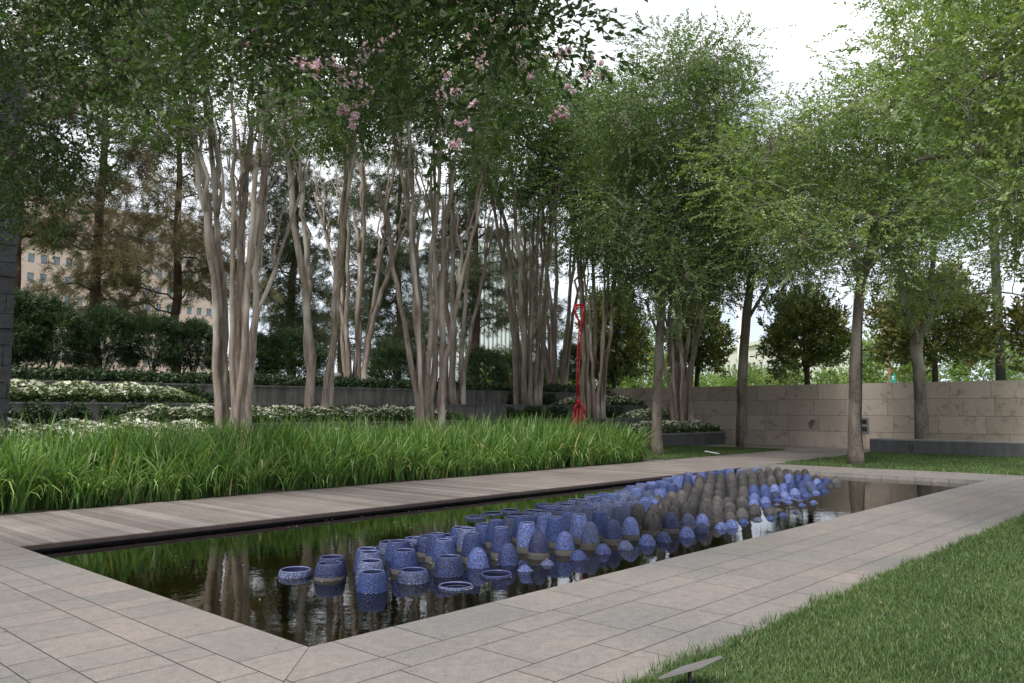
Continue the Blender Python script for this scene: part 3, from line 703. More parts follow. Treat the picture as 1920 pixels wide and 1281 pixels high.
# thin turf line on the terraces
lb = MB(); rng = np.random.default_rng(9)
for i in range(3):
    blades(lb, rng, 30000, lambda x, y: x > 0, (1, 32.5, TY[i]+.22, TY[i+1]-.05), (.03, .07), .014, TZ[i], .8)
tag(lb.build('terrace_turf', 'lawn_blade'), 'thin strips of turf on the terrace steps', 'grass', kind='stuff')

# ================================================================= POTS
POTS = []   # px, ytop, h, type
def O(*a):
    for q in a: POTS.append((*q, 'O'))
def D(*a):
    for q in a: POTS.append((*q, 'D'))
def B(*a):
    for q in a: POTS.append((*q, 'B'))
O((554,1062,.11),(618.6,1051,.20),(622,1040,.22),(699,1067,.22),(695,1047,.26),(693,1031,.29),(688,1025,.27),(758.6,1028,.27),(775,1063,.16),(757,1013,.20),(747,1011,.24),(731,1012,.16),
  (841.5,1039,.23),(833,1009,.33),(819,998,.34),(803,1002,.26),(790,1006,.2),(779,1005,.14),(843,1000,.15),(886,998,.35),(878,988,.30),(865,986,.24),(940,986.5,.38),(930,973,.36),(908,980,.26),
  (854.7,1090,.02),(930.6,1069,.08),(892,965,.03),(923,959,.02),(957,953.5,.04),(969,961.5,.02),(1000,955,.03),(722,1024,.015),
  (960,968,.25),(980,966,.36),(989,977.5,.38),(1041.7,967.6,.39),(1086,962,.39),(1124,958,.38),(1066,957,.34),(1023,960,.38),(1003,965,.32),(1162,950,.37),(1139.5,944,.35),(1106,950,.30),(1089,948.5,.24),
  (1122,945,.22),(1051,955,.2),(1034,947,.12),(1021,943,.07),(1014,957,.16),(1056,941,.11),(1062,944,.13),(1080,935,.12),(1094,936.5,.15),(1110,927.5,.12),(1121,932,.17),(1114,941,.2),(1141,932.5,.2),(1134,924,.13),
  (1152,924,.19),(1163,937,.25),(1165,919.5,.17),(1172,921.5,.22),(1179,914.5,.17),(1179,942,.33),(1191,940,.3),(1213,939,.3),(1190,928,.26),(1194,913,.22),(1186,910,.14),(1203.5,905.5,.2),(1215,920,.27),(1222,909,.23),
  (1224,902,.16),(1238,916,.28),(1242,900,.19),(1253,896,.17),(1246,904,.24),(1260,907,.31),(1271.6,892.5,.25),(1292,885.5,.27),(1316,885,.28),(1334,884,.3),(1351,881,.28),(1369,878.5,.28),(1390,879.5,.28),(1253.5,895.6,.12),(1271,891,.15),(1304,891,.26),(1421,877,.27),
  (1327,889,.22),(1413,880,.2))
D((896,1026,.22),(952.5,1018,.24),(984,1059.5,.05),(1010,996,.31),(1059,996,.28),(1026,1049,.05),(1084.7,1030.6,.12),(1106,978,.33),(1130.5,1019,.125),(1148.5,974,.31),(1172,1013,.12),(1182,969,.30),(1213,1001.5,.14),
  (1243.5,996,.14),(1257,960,.29),(1287.6,987,.145),(1290,962,.23),(1315.7,981,.14),(1316,963,.18),(1352,978.6,.085),(1371,973.6,.125),(1209,932,.33),(1227,934,.33),(1290,890.6,.33),
  (1478,888,.24),(1497,888,.2),(1513,888.5,.2),(1532,897.5,.16),(1548,895,.18),(1413,909,.22),(1434,908,.2),(1452.5,907.5,.17),(1469,905.6,.18),(1483,904,.2),(1504,900.6,.2),(1517.5,902,.17),
  (1414,924,.14),(1435.6,920,.16),(1454,921,.12),(1470.6,920.6,.12),(1490,915,.13),(1504,913,.13),(1524,909,.13),(1538,905,.14),(1435,931,.12),(1413,936,.09),(1437.5,942.5,.1),
  (1457.5,933,.05),(1478,930,.05),(1494,927.5,.04),(1511,922,.08),(1530,920,.05),(1545.6,917,.06),(1479,939,.035),(1499,934.5,.04),(1525,938,.045),(1503,943,.04),(1457,944,.02),(1492,958,.03),(1467.5,960.6,.05),
  (1445,966,.05),(1421,970,.04),(1393.5,972,.06),(1224,929,.3))
B((1196,943.5,.37),(1219.6,957.5,.33),(1288,904,.34),(1311.5,890,.34),(1310,897,.34),(1304,912,.33),(1332,887,.34),(1331,894.5,.33),(1327,904,.33),(1323.5,922,.26),(1351,886,.34),(1350,891,.33),(1349,902,.32),(1347,917,.27),
  (1371.6,884,.34),(1371.6,889.5,.33),(1371,900.5,.3),(1374,913.5,.26),(1391,882.5,.32),(1392,887,.32),(1393,897,.28),(1393.5,910,.25),(1345,929,.25),(1344,935.5,.26),(1343,945,.26),(1324.6,932,.29),(1321,940,.33),
  (1299,924.5,.32),(1297,930,.32),(1297,939,.33),(1279,918.5,.32),(1278,928,.33),(1286,941,.34),(1259.5,920,.34),(1254,930,.34),(1266,935,.34),(1248.6,935.5,.34),(1262,946.5,.31),(1231.7,928,.34),(1226,945,.34),(1239,941.5,.36),
  (1364,931.5,.18),(1368,941,.18),(1367,947.5,.17),(1368,959,.14),(1341,960.5,.14),(1391,930,.18),(1391,938.7,.19),(1391,952.5,.145),(1406,879,.31),(1424,878,.31),(1441,875.6,.3),(1444,880.6,.3),(1458,876,.28),(1462.5,882.5,.27),
  (1474,879,.26),(1480.6,880.6,.24),(1495,881,.22),(1509,879,.23),(1411,885.6,.3),(1427.5,883,.3),(1411,895,.28),(1430,894,.26),(1446,890,.26),(1464,892,.22),(1530,890,.14),(1567,892.5,.17),(1556,907.5,.06),(1569,905,.08),
  (1414.5,945,.16),(1442,950.6,.11),(1483,948,.03),(1460,953,.03))

PH = [0, .05, .11, .16, .30]; PT = [.15, .140, .118, .108, .076]; PB = [.154, .156, .150, .143, .121]
_Ls = np.array([0, .006, .02, .05, .09, .14, .19, .25, .32, .40, .48])
_Lr = np.array([.0, .029, .050, .075, .092, .103, .110, .116, .121, .125, .128])
def prof_dome(h, sink=.34):
    """a whole bullet: tip at h above the water"""
    s = np.concatenate([_Ls[_Ls < h+sink], [h+sink]]); r = np.interp(s, _Ls, _Lr, right=.13)
    return [(rr, h-ss) for rr, ss in zip(r, s)][::-1]
def prof_open(h):
    rt = np.interp(h, PH, PT); rb = np.interp(h, PH, PB)
    k = (rb-rt)
    out = [(rb+.008, -.34), (rb, 0), (rt+k*.86, h*.42), (rt+k*.56, h*.74), (rt+k*.22, h*.93), (rt+.001, h-.005), (rt-.002, h), (rt-.005, h-.001), (rt-.007, h-.008), (rt-.004, h*.4), (rt, -.2), (.001, -.22)]
    return out
POTDEF = {}
def pot_mesh(kind, h, u):
    key = (kind, round(h, 3), u)
    if key in POTDEF: return POTDEF[key]
    cut = min(.07, h*.24) if u else (-.012 if h > .06 else -.03)
    if kind == 'O':
        p = prof_open(h); outer, inner = p[:7], p[7:]
    else: p = prof_dome(h); outer, inner = p, []
    zs = [q[1] for q in outer]; rs = [q[0] for q in outer]; rc = float(np.interp(cut, zs, rs))
    body = [(rc, cut)]+[q for q in outer if q[1] > cut+.001]+inner
    base = [q for q in outer if q[1] < cut-.001]+[(rc, cut-.0005), (rc-.004, cut-.0004)]
    base = [(r_-.002, z_) for r_, z_ in base]
    mb = MB(); no = len(body)-len(inner)
    if inner:
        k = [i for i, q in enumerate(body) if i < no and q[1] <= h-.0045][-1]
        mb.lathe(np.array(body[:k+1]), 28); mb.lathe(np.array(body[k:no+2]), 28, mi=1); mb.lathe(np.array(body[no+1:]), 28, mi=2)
    else: mb.lathe(np.array(body), 28)
    me = mb.build('ceramic_pot', ['glaze_mid', 'rim_glaze', 'pot_inside_shade'] if inner else 'glaze_mid', smooth=True, link=False)
    m_ = MB(); m_.lathe(np.array(base), 24); mb2 = m_.build('unglazed_base', 'bare_clay', smooth=True, link=False)
    POTDEF[key] = (me, mb2); return POTDEF[key]

def ordinal(n):
    return '%d%s' % (n, 'th' if 10 <= n % 100 <= 20 else {1: 'st', 2: 'nd', 3: 'rd'}.get(n % 10, 'th'))
rng = np.random.default_rng(99)
DARK = {841.5, 833, 952.5, 1010, 1257, 1315.7, 940, 803, 618.6, 622, 1504.0, 1148.5}
LIGHT = {1059, 1182, 1213, 1209, 1227, 1224, 896, 1086, 1066, 1352, 1371, 1194, 1242, 1414, 1478, 984, 1452.5}
GREY = {1106, 1106.0, 1162, 960, 878, 1139.5, 1122, 1190, 1215, 1172, 1026, 854.7, 923, 969, 722, 892, 957, 1000, 1094, 1141, 1051, 1089, 1163, 1191, 1179}
BRIGHT = {699, 758.6}
placed = []
for (px, yt, h, ty) in POTS:
    # the measured outline runs from the far rim to the near foot: take the ellipses off to get the height
    P0 = onZ(px, yt, WATER+h*.8); th_ = math.atan((EYE-WATER-h*.5)/np.linalg.norm(P0[:2]))
    if ty == 'O':
        if h >= .05: h = max(.03, (h*.95-.25*math.sin(th_))/math.cos(th_))
    elif ty == 'B' and P0[0] > 13 and h > .2: h = h*.80
    elif h >= .1: h = max(.05, (h*.95-.11*math.sin(th_))/math.cos(th_))
    z = WATER+h; P = onZ(px, yt, z)
    if ty == 'O':
        rt = np.interp(h, PH, PT); d = P[:2]/np.linalg.norm(P[:2]); P[:2] -= d*rt
    u = (h >= .24 and P[0] < 12) or (px in (618.6, 758.6, 803, 1059, 1290) and h > .1)
    if ty == 'B': m_ = 'glaze_brown_smooth' if px in (1219.6, 1239) else 'glaze_brown'
    elif px in DARK: m_ = 'glaze_dark'
    elif px in LIGHT: m_ = 'glaze_light'
    elif px in GREY: m_ = 'glaze_grey'
    elif px in BRIGHT: m_ = 'glaze_mid'
    else:
        far = P[0] > 11
        m_ = rng.choice(['glaze_mid', 'glaze_grey', 'glaze_light', 'glaze_dark'], p=[.5, .12, .33, .05] if far else [.5, .2, .1, .2])
    placed.append([px, yt, h, ty, P, u, m_])
cname = {'glaze_dark': 'dark blue', 'glaze_mid': 'cobalt blue', 'glaze_light': 'pale blue', 'glaze_grey': 'grey-blue', 'glaze_brown': 'bronze-brown', 'glaze_brown_smooth': 'smooth dark brown'}
def desc(p):
    h = p[2]
    if p[3] == 'O': k = ('ring barely above the water' if h < .045 else 'low open pot' if h < .12 else 'open-topped pot' if h < .24 else 'tall open-topped pot')
    else: k = ('dome tip at water level' if h < .065 else 'small half-sunk dome' if h < .14 else 'rounded dome pot')
    return cname[p[6]]+' '+k
from collections import defaultdict
grp = defaultdict(list)
for p in placed: grp[desc(p)].append(p)
for k, ls in grp.items():
    ls.sort(key=lambda p: p[0])
    for i, p in enumerate(ls):
        if len(ls) == 1: lab = k+', the only one of its kind in the pool'
        elif i >= len(ls)-(len(ls)//2): lab = '%s, %s such from the right in the pool' % (k, ordinal(len(ls)-i))
        else: lab = '%s, %s such from the left in the pool' % (k, ordinal(i+1))
        p.append(lab)
gname = {'O': 'open blue ceramic pots standing in the pool', 'D': 'blue ceramic domes standing in the pool', 'B': 'brown ceramic domes standing in the pool'}
for px, yt, h, ty, P, u, m_, lab in placed:
    me, me2 = pot_mesh(ty, h, u)
    o = bpy.data.objects.new('ceramic_pot' if ty == 'O' else 'ceramic_dome', me); C.objects.link(o)
    s = 1.+rng.normal(0, .025); o.scale = (s, s, 1); o.location = (P[0], P[1], WATER); o.rotation_euler = (rng.normal(0, .012), rng.normal(0, .012), rng.uniform(0, 6.28))
    tag(o, lab, 'ceramic pot' if ty == 'O' else 'ceramic dome', gname[ty])
    o.material_slots[0].link = 'OBJECT'; o.material_slots[0].material = MAT[m_]
    if me2:
        c_ = bpy.data.objects.new('unglazed_base', me2); C.objects.link(c_); c_.parent = o

# petals adrift, flecks for bright waterlines round pots, a few fallen leaves
rng = np.random.default_rng(61); mb = MB(); n = 260
P = np.stack([rng.uniform(6, 19.4, n), rng.uniform(4.7, 10.1, n), np.full(n, WATER+.004)], -1); P[:60, 1] = PY1-.1-rng.random(60)*.5; P[60:110, 0] = rng.uniform(3.2, 8, 50); P[60:90, 1] = 4.6+rng.random(30)*.2
ex = []
for q in placed:
    if q[4][0] < 15:
        m = rng.integers(1, 6); rad_ = (np.interp(q[2], PH, PB) if q[3] == 'O' else np.interp(q[2], _Ls, _Lr))+.004; aa = YAW+pi+rng.normal(0, .9, m)
        ex.append(np.stack([q[4][0]+rad_*np.cos(aa), q[4][1]+rad_*np.sin(aa), np.full(m, WATER+.004)], -1))  # flecks added round near pots to imitate the bright meniscus line
P = np.concatenate([P]+ex); n = len(P)
D_ = rand_dirs(rng, n); D_[:, 2] = 0
place_sprays(mb, rng, T_pet[:2], P, D_, rng.uniform(.12, .32, n), rng.uniform(.4, 1, n), .1, 0, 40)
tag(mb.build('petals_and_waterline_flecks', 'petal'), 'tiny pale petals drifting on the pool water, plus flecks for bright waterlines round pots', 'petals', kind='stuff')
mb = MB(); n = 70
P = np.stack([rng.uniform(1.5, 14, n), rng.uniform(2.2, 4.3, n), np.full(n, .008)], -1); P[:24, 0] = rng.uniform(.3, 3, 24); P[:24, 1] = rng.uniform(3.5, 10, 24); P[58:, :2] = np.stack([rng.uniform(3.2, 9, 12), rng.uniform(.6, 2.4, 12)], -1); P[58:, 2] = .055
D_ = rand_dirs(rng, n); D_[:, 2] = .1
place_sprays(mb, rng, np.array([[(0, 0, 0), (.02, .012, .005), (.045, 0, .002), (.02, -.012, .005)]]), P, D_, rng.uniform(.3, .9, n), None, .2, 0, 5)
tag(mb.build('fallen_leaves', 'dry_leaf'), 'a few dry brown leaves lying on paving and lawn', 'leaves', kind='stuff')

# ================================================================= TREES
def stem_path(base, top, rng, n=10, wob=.05, lean=.5):
    base = np.asarray(base, float); top = np.asarray(top, float)
    t = np.linspace(0, 1, n)[:, None]; P = base+(top-base)*np.concatenate([t**(1+lean), t**(1+lean), t], 1)
    k = np.cumsum(rng.normal(0, wob, (n, 3))*[1, 1, .2], 0); k -= t*k[-1]; P += k
    return P
rng = np.random.default_rng(200)
T_myr = spray_template(rng, 12, .42, .095, .05, .35, .15)
T_myr2 = spray_template(rng, 12, .5, .12, .065, .35, .15)
T_elm = spray_template(rng, 14, .44, .078, .047, .5, .15)
T_elmN = spray_template(rng, 14, .38, .058, .033, .45, .15)
T_oak = spray_template(rng, 9, .30, .085, .040, .55, .25)
T_mag = spray_template(rng, 9, .24, .20, .085, .6)
T_shr = spray_template(rng, 14, .25, .10, .02, .6)
T_far = spray_template(rng, 9, .4, .17, .12, .6)
def needle_T(rng, k, L1, ln, wd):
    t = rng.uniform(.1, 1, k); b = np.stack([t*L1, 0*t, -.25*t**2*L1], -1); a = rng.uniform(0, 2*pi, k)
    d = unit(np.stack([.55+0*a, np.cos(a)*.75, np.sin(a)*.75-.35], -1)); wv = unit(np.cross(d, rng.standard_normal((k, 3))))*wd
    tip = b+d*ln; return np.stack([b-wv, b+wv, tip+wv*.5, tip-wv*.5], 1)
T_pine = needle_T(rng, 22, .30, .26, .007)

def blossoms(root, rng, spots, dep, seed):
    mb = MB(); b0 = np.array(root.location)
    for (px, py, rad) in [(a+rng.normal(0, b*1.4), c-10+rng.normal(0, b*1.0), b*.6) for a, c, b in spots for _ in range(3)]:
        c = at(px, py, dep); R = rad*dep/FPX; n = int(60+rad*9)
        P = c+rng.normal(0, 1, (n, 3))*np.array([R*.5, R*.5, R*.55]); P = P-b0
        place_sprays(mb, rng, T_pet[:3], P, rand_dirs(rng, n), rng.uniform(.7, 1.5, n), rng.uniform(.25, .95, n), .2, 0, .4)
    mb.build('blossoms', 'blossom', root)

def myrtle(px, Y, z, n, poly, dep_half, nb, seed, label, spread=1.5, top_px=None, rmax=.13, bl=None, hfork=6.0, T=None, R=.95, tint0=.42, leans=None, brad=.27):
    rng = np.random.default_rng(seed); b = onY(px, 760, Y); base = np.array([b[0], Y, z]); dep = depth(base); T = T_myr if T is None else T
    stems = []
    for i in range(n):
        a = 2*pi*i/n+rng.uniform(-.25, .25); rr = brad*(rng.uniform(.35, 1.15) if n > 6 else rng.uniform(.7, 1.1))
        p0 = base+[rr*cos(a), rr*sin(a), -.15]; zt = hfork*rng.uniform(.85, 1.3)
        sp = spread*rng.uniform(.35, 1.15)
        p1 = base+[sp*cos(a)+rng.normal(0, .2), sp*sin(a)+rng.normal(0, .2), zt]
        P = stem_path(p0, p1, rng, 16, .045, .7); r0 = rmax*rng.uniform(.62, 1.05)
        r = np.linspace(r0, r0*.38, 16)*(1+rng.normal(0, .04, 16)); r[0] *= 1.35; r[1] *= 1.15
        stems.append((P, r))
        for q in range(rng.integers(2, 4)):      # a fork
            k = rng.integers(7, 14); a2 = a+rng.normal(0, .7)
            e = P[k]+np.array([cos(a2)*.75, sin(a2)*.75, 0])*rng.uniform(.4, 1.1)*spread*.7+[0, 0, rng.uniform(2.2, 3.8)]
            Pq = curve(P[k], e, (0, 0, 1), .5, 9, rng, .018); stems.append((Pq, np.linspace(r[k]*.8, r[k]*.32, 9)))
    blobs = fill_crown(rng, poly, dep, dep_half, R, nb)
    root = make_tree('crape_myrtle', label, 'crape myrtle', base, stems, blobs, R, rng, T, 'myrtle_leaf', 'bark_myrtle', nsub=8, nsite=11, sitesig=.30,
                     group='multi-stemmed crape myrtles on the terraces', limb_r=.035, sides=9, tint0=tint0, lump=.04)
    if bl: blossoms(root, rng, bl, dep-dep_half*1.2, seed)
    return root
M1 = myrtle(435, 18.7, .5, 10, [(200, -160), (620, -160), (610, 180), (590, 270), (520, 200), (430, 220), (340, 330), (270, 280), (200, 140)], 2.8, 44, 1,
       'largest pale multi-stemmed crape myrtle, nearest, rising from the long grasses left of centre', 1.75, hfork=8.4, rmax=.12, brad=.36,
       bl=[(500, 75, 14), (488, 100, 11), (458, 92, 8), (570, 33, 9), (477, 62, 7), (585, 128, 14), (602, 128, 11), (607, 130, 8), (540, 60, 7), (420, 70, 7)])
M4 = myrtle(803, 18.7, .5, 9, [(640, -120), (960, -120), (980, 120), (960, 300), (890, 340), (820, 300), (740, 250), (660, 160)], 2.8, 38, 4,
       'pale multi-stemmed crape myrtle in the middle, its trunks crossing near the base', 1.8, hfork=8.4, rmax=.12, brad=.36,
       bl=[(650, 158, 16), (668, 166, 12), (640, 148, 10), (672, 200, 9), (650, 218, 8), (888, 100, 18), (882, 85, 12), (832, 162, 10), (850, 178, 12), (874, 215, 11), (850, 285, 7), (880, 235, 8), (870, 10, 12), (945, 55, 9), (674, 108, 9), (687, 112, 10), (735, 45, 8), (740, 62, 8), (700, 85, 7), (905, 95, 9), (930, 50, 8), (655, 232, 8)])
M2 = myrtle(600, 20.9, 1.08, 4, [(540, -60), (760, -60), (760, 160), (700, 200), (640, 260), (560, 300), (520, 180)], 2.6, 22, 2,
       'crape myrtle with few stems beside the white flowers, one stem much thicker', 1.7, hfork=8.5, rmax=.16, brad=.42, T=T_myr2)
M3 = myrtle(665, 24.5, 2.2, 7, [(600, -40), (820, -40), (830, 200), (780, 280), (690, 250), (620, 300), (580, 200)], 2.8, 22, 3,
       'crape myrtle standing above the highest terrace wall beside the mushroom lamp', 2.2, hfork=8, rmax=.15, brad=.5, T=T_myr2)
M5 = myrtle(852, 22.5, 1.62, 5, [(820, -20), (1000, -20), (1000, 200), (960, 360), (880, 360), (830, 260)], 2.8, 20, 5,
       'slender-stemmed crape myrtle directly behind the middle one', 1.3, hfork=8, rmax=.13, brad=.4, T=T_myr2)
M6 = myrtle(990, 22.6, 1.62, 9, [(880, 20), (940, 40), (1000, 100), (1060, 150), (1080, 300), (1060, 390), (980, 390), (900, 360)], 3., 32, 6,
       'crape myrtle with a dense fan of stems, left of the red sculpture', 1.75, hfork=8.5, rmax=.15, brad=.6, T=T_myr2,
       bl=[(977, 120, 10), (980, 140, 8), (988, 152, 8), (945, 85, 12), (940, 60, 9), (962, 132, 8), (925, 25, 9), (1031, 228, 8), (1041, 231, 7), (1060, 226, 8), (1008, 110, 8)])
M7 = myrtle(1045, 24.3, 2.2, 7, [(1000, 120), (1040, 140), (1100, 170), (1130, 260), (1130, 400), (1040, 440), (990, 300)], 3., 28, 7,
       'crape myrtle behind the red sculpture on the highest terrace', 1.9, hfork=8, rmax=.15, brad=.5, T=T_myr2,
       bl=[(1092, 255, 8), (1090, 145, 8), (1064, 110, 7), (1036, 115, 7), (1111, 130, 7), (1050, 245, 6), (1065, 170, 6), (1105, 150, 7), (1045, 110, 6)])
M8 = myrtle(1115, 20.8, 1.08, 9, [(1060, 180), (1180, 160), (1210, 300), (1190, 470), (1110, 480), (1060, 360)], 2.8, 34, 8,
       'crape myrtle with tight upright stems just right of the red sculpture', 1.3, hfork=8.5, rmax=.12, brad=.55, T=T_myr2)
M9 = myrtle(1278, 18.7, .5, 8, [(1200, 330), (1380, 330), (1400, 480), (1340, 570), (1260, 575), (1200, 500)], 2.5, 28, 9,
       'shorter crape myrtle in the dark planter against the beige wall', 1.5, hfork=6, rmax=.13, brad=.5, T=T_myr2)

def elm(label, base, stems, poly, half, nb, seed, R=1.1, leaf='elm_leaf', T=None, nsub=10, nsite=13, tint0=.5, group='slender elms around the lawns', sig=.34, limb_r=.06, scale=(.8, 1.25)):
    rng = np.random.default_rng(seed); dep = depth(base)
    blobs = []
    for pl, n_, d_, h_ in poly: blobs += fill_crown(rng, pl, dep+d_, h_, R, n_, .6)
    return make_tree('elm_tree', label, 'elm tree', base, stems, blobs, R, rng, T if T is not None else T_elm, leaf, 'bark_elm', nsub=nsub, nsite=nsite, sitesig=sig,
                     limb_r=limb_r, sides=12, tint0=tint0, group=group, upness=1.6, lump=.06, scale=scale)
def trunk_px(pts, dep, r, rng, n=14, dd=0.):
    """trunk through photographed points, at the tree's own distance"""
    P = np.array([at(x, y, dep+dd*i/(len(pts)-1)) for i, (x, y) in enumerate(pts)])
    s = np.linspace(0, len(P)-1, n); Q = np.stack([np.interp(s, np.arange(len(P)), P[:, k]) for k in range(3)], -1)
    Q[1:-1] = (Q[:-2]+2*Q[1:-1]+Q[2:])/4
    rr = np.interp(s, np.linspace(0, len(P)-1, len(r)), r); return (Q, rr)
rng = np.random.default_rng(300)
b1 = onZ(1232, 854, 0); d1 = depth(b1)
E1 = elm('tall straight elm at the end of the long grasses, grey trunk in the lawn corner', b1,
    [trunk_px([(1232, 858), (1231, 780), (1236, 650), (1243, 540), (1247, 480)], d1, [.21, .15, .14, .13, .12], rng),
     trunk_px([(1246, 500), (1232, 440), (1222, 380), (1215, 300), (1225, 220)], d1, [.1, .085, .07, .055, .03], rng, 10, .8),
     trunk_px([(1247, 490), (1262, 420), (1272, 360), (1290, 290), (1300, 200)], d1, [.11, .09, .075, .06, .03], rng, 10, -.8),
     trunk_px([(1238, 632), (1262, 608), (1290, 590), (1310, 575)], d1, [.05, .045, .035, .02], rng, 7, -.6)],
    [([(1165, 200), (1185, 165), (1215, 130), (1235, 85), (1260, 75), (1300, 80), (1340, 90), (1385, 75), (1400, 130), (1400, 190), (1430, 300), (1380, 400), (1340, 480), (1380, 540), (1250, 560), (1160, 540), (1060, 480), (1070, 330), (1110, 240)], 105, 0, 3.0)], 3., 125, 31, T=T_elm, leaf='elm_dark', tint0=.55, nsite=11, limb_r=.07)
b2 = onZ(1392, 838, 0); d2 = depth(b2)
E2 = elm('elm with a slightly crooked dark trunk in front of the beige wall', b2,
    [trunk_px([(1392, 841), (1391, 760), (1393, 690), (1400, 590), (1410, 520), (1405, 470)], d2, [.25, .20, .19, .17, .14, .11], rng),
     trunk_px([(1402, 600), (1425, 560), (1450, 520), (1470, 480)], d2, [.07, .06, .05, .03], rng, 8, -.8),
     trunk_px([(1406, 480), (1395, 430), (1380, 390), (1370, 330)], d2, [.10, .08, .06, .03], rng, 8, .5)],
    [([(1310, 350), (1350, 290), (1480, 270), (1600, 300), (1590, 490), (1500, 540), (1440, 520), (1330, 540), (1290, 470)], 60, 0, 3.4)], 3.2, 80, 32, leaf='elm_dark', T=T_elm, tint0=.36)
b3 = onZ(1605, 872, 0); d3 = depth(b3)
E3 = elm('elm with a pale rough trunk in the lawn at the pool end', b3,
    [trunk_px([(1605, 876), (1603, 800), (1602, 720), (1608, 600), (1613, 540), (1618, 515)], d3, [.235, .16, .155, .14, .13, .13], rng),
     trunk_px([(1618, 520), (1635, 480), (1645, 440), (1665, 390), (1690, 330)], d3, [.11, .09, .075, .06, .03], rng, 10, .7),
     trunk_px([(1614, 525), (1604, 500), (1598, 440), (1560, 400), (1500, 370), (1440, 340)], d3, [.09, .075, .06, .05, .04, .02], rng, 12, -1.2),
     trunk_px([(1620, 510), (1640, 420), (1650, 350), (1640, 260), (1650, 150)], d3, [.09, .08, .06, .045, .02], rng, 10, .2)],
    [([(1330, 300), (1390, 255), (1460, 245), (1520, 210), (1580, 160), (1630, 110), (1670, 40), (1690, -60), (1860, -60), (1870, 150), (1830, 330), (1760, 450), (1680, 490), (1590, 480), (1500, 500), (1420, 450), (1340, 410), (1310, 330)], 104, 0, 3.2)], 3., 150, 33, R=.95, tint0=.55, nsite=9, limb_r=.075)
b4 = onZ(1727, 850, 0); d4 = depth(b4)
E4 = elm('elm forking low into two stems in front of the long granite bench', b4,
    [trunk_px([(1729, 852), (1728, 780), (1724, 700), (1717, 650), (1722, 625)], d4, [.26, .22, .20, .19, .19], rng),
     trunk_px([(1719, 632), (1705, 600), (1692, 560), (1688, 500), (1695, 430)], d4, [.15, .13, .12, .1, .06], rng, 10, .5),
     trunk_px([(1722, 632), (1738, 605), (1748, 570), (1775, 545), (1815, 525)], d4, [.16, .14, .12, .09, .06], rng, 10, -.5),
     trunk_px([(1748, 570), (1745, 530), (1752, 470), (1760, 400)], d4, [.1, .09, .07, .04], rng, 8, .3),
     trunk_px([(1770, 548), (1820, 556), (1870, 545), (1920, 555)], d4, [.05, .045, .035, .02], rng, 8, -.8)],
    [([(1600, 420), (1640, 330), (1760, 200), (1960, 100), (2050, 250), (2000, 500), (1890, 500), (1790, 545), (1660, 560), (1610, 540)], 70, 0, 3.2)], 3., 85, 34, R=1.15, leaf='elm_leaf', T=T_elm, tint0=.40, nsite=10, limb_r=.075)
# nearer elm whose trunk stands outside the picture on the right
b5 = onZ(2190, 1010, 0); d5 = depth(b5)
E5 = elm('bright green foliage of the nearer elm reaching in from the right edge', b5,
    [trunk_px([(2190, 1014), (2188, 800), (2180, 600), (2185, 450), (2180, 200)], d5, [.26, .2, .18, .16, .12], rng),
     trunk_px([(2182, 560), (2120, 470), (2000, 300), (1900, 288), (1780, 290), (1720, 300)], d5, [.1, .085, .07, .055, .04, .02], rng, 14, 1.0),
     trunk_px([(2184, 400), (2080, 200), (1960, 120), (1860, 60)], d5, [.1, .08, .05, .02], rng, 10, 0)],
    [([(1780, -120), (2200, -150), (2300, 200), (2200, 480), (1990, 470), (1900, 440), (1850, 330), (1770, 250), (1720, 120)], 60, .5, 2.2)], 2., 75, 35, R=.72, T=T_elmN, tint0=.6, nsub=9, nsite=10, sig=.24, limb_r=.045)

# live oak whose boughs hang over the near left; its trunk stands outside the picture
rng = np.random.default_rng(400); bo = np.array([-1.6, 9.0, 0.])
stems = [(stem_path(bo+[0, 0, -.1], bo+[.3, .1, 4.4], rng, 10, .05, .2), np.linspace(.36, .24, 10)),
         (curve(bo+[.3, .1, 4.2], (3.6, 8.6, 7.4), (.5, 0, 1), .5, 12, rng, .012), np.linspace(.17, .06, 12)),
         (curve(bo+[.3, .1, 4.2], (3.2, 5.0, 6.0), (.4, -.3, 1), .5, 12, rng, .012), np.linspace(.15, .04, 12)),
         (curve(bo+[.3, .1, 4.0], (2.0, 12.5, 7.8), (.3, .3, 1), .5, 12, rng, .012), np.linspace(.15, .05, 12))]
blobs = []
blobs += fill_crown(rng, [(-120, -160), (330, -160), (300, 120), (240, 260), (150, 330), (60, 300), (-120, 280)], 12.2, 2.0, .8, 36, .62)
blobs += fill_crown(rng, [(250, -160), (700, -160), (660, 20), (470, 60), (400, 190), (300, 200)], 8.6, 1.2, .5, 17, .62)
blobs += fill_crown(rng, [(560, -160), (1010, -160), (960, 20), (900, 60), (870, 150), (800, 190), (740, 130), (700, 30), (560, 20)], 7.2, .6, .38, 14, .62)
blobs += fill_crown(rng, [(930, -60), (985, -40), (1000, 60), (950, 60)], 6.6, .2, .22, 3, .6)
blobs += fill_crown(rng, [(-120, 230), (210, 230), (150, 380), (60, 420), (-120, 400)], 13.0, 1.5, .7, 10, .62)
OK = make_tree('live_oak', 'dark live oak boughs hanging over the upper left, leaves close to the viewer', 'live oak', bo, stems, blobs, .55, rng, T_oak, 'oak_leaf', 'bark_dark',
               nsub=9, nsite=10, sitesig=.21, limb_r=.03, tint0=.42, lump=.06, upness=.7, dscale=.7)

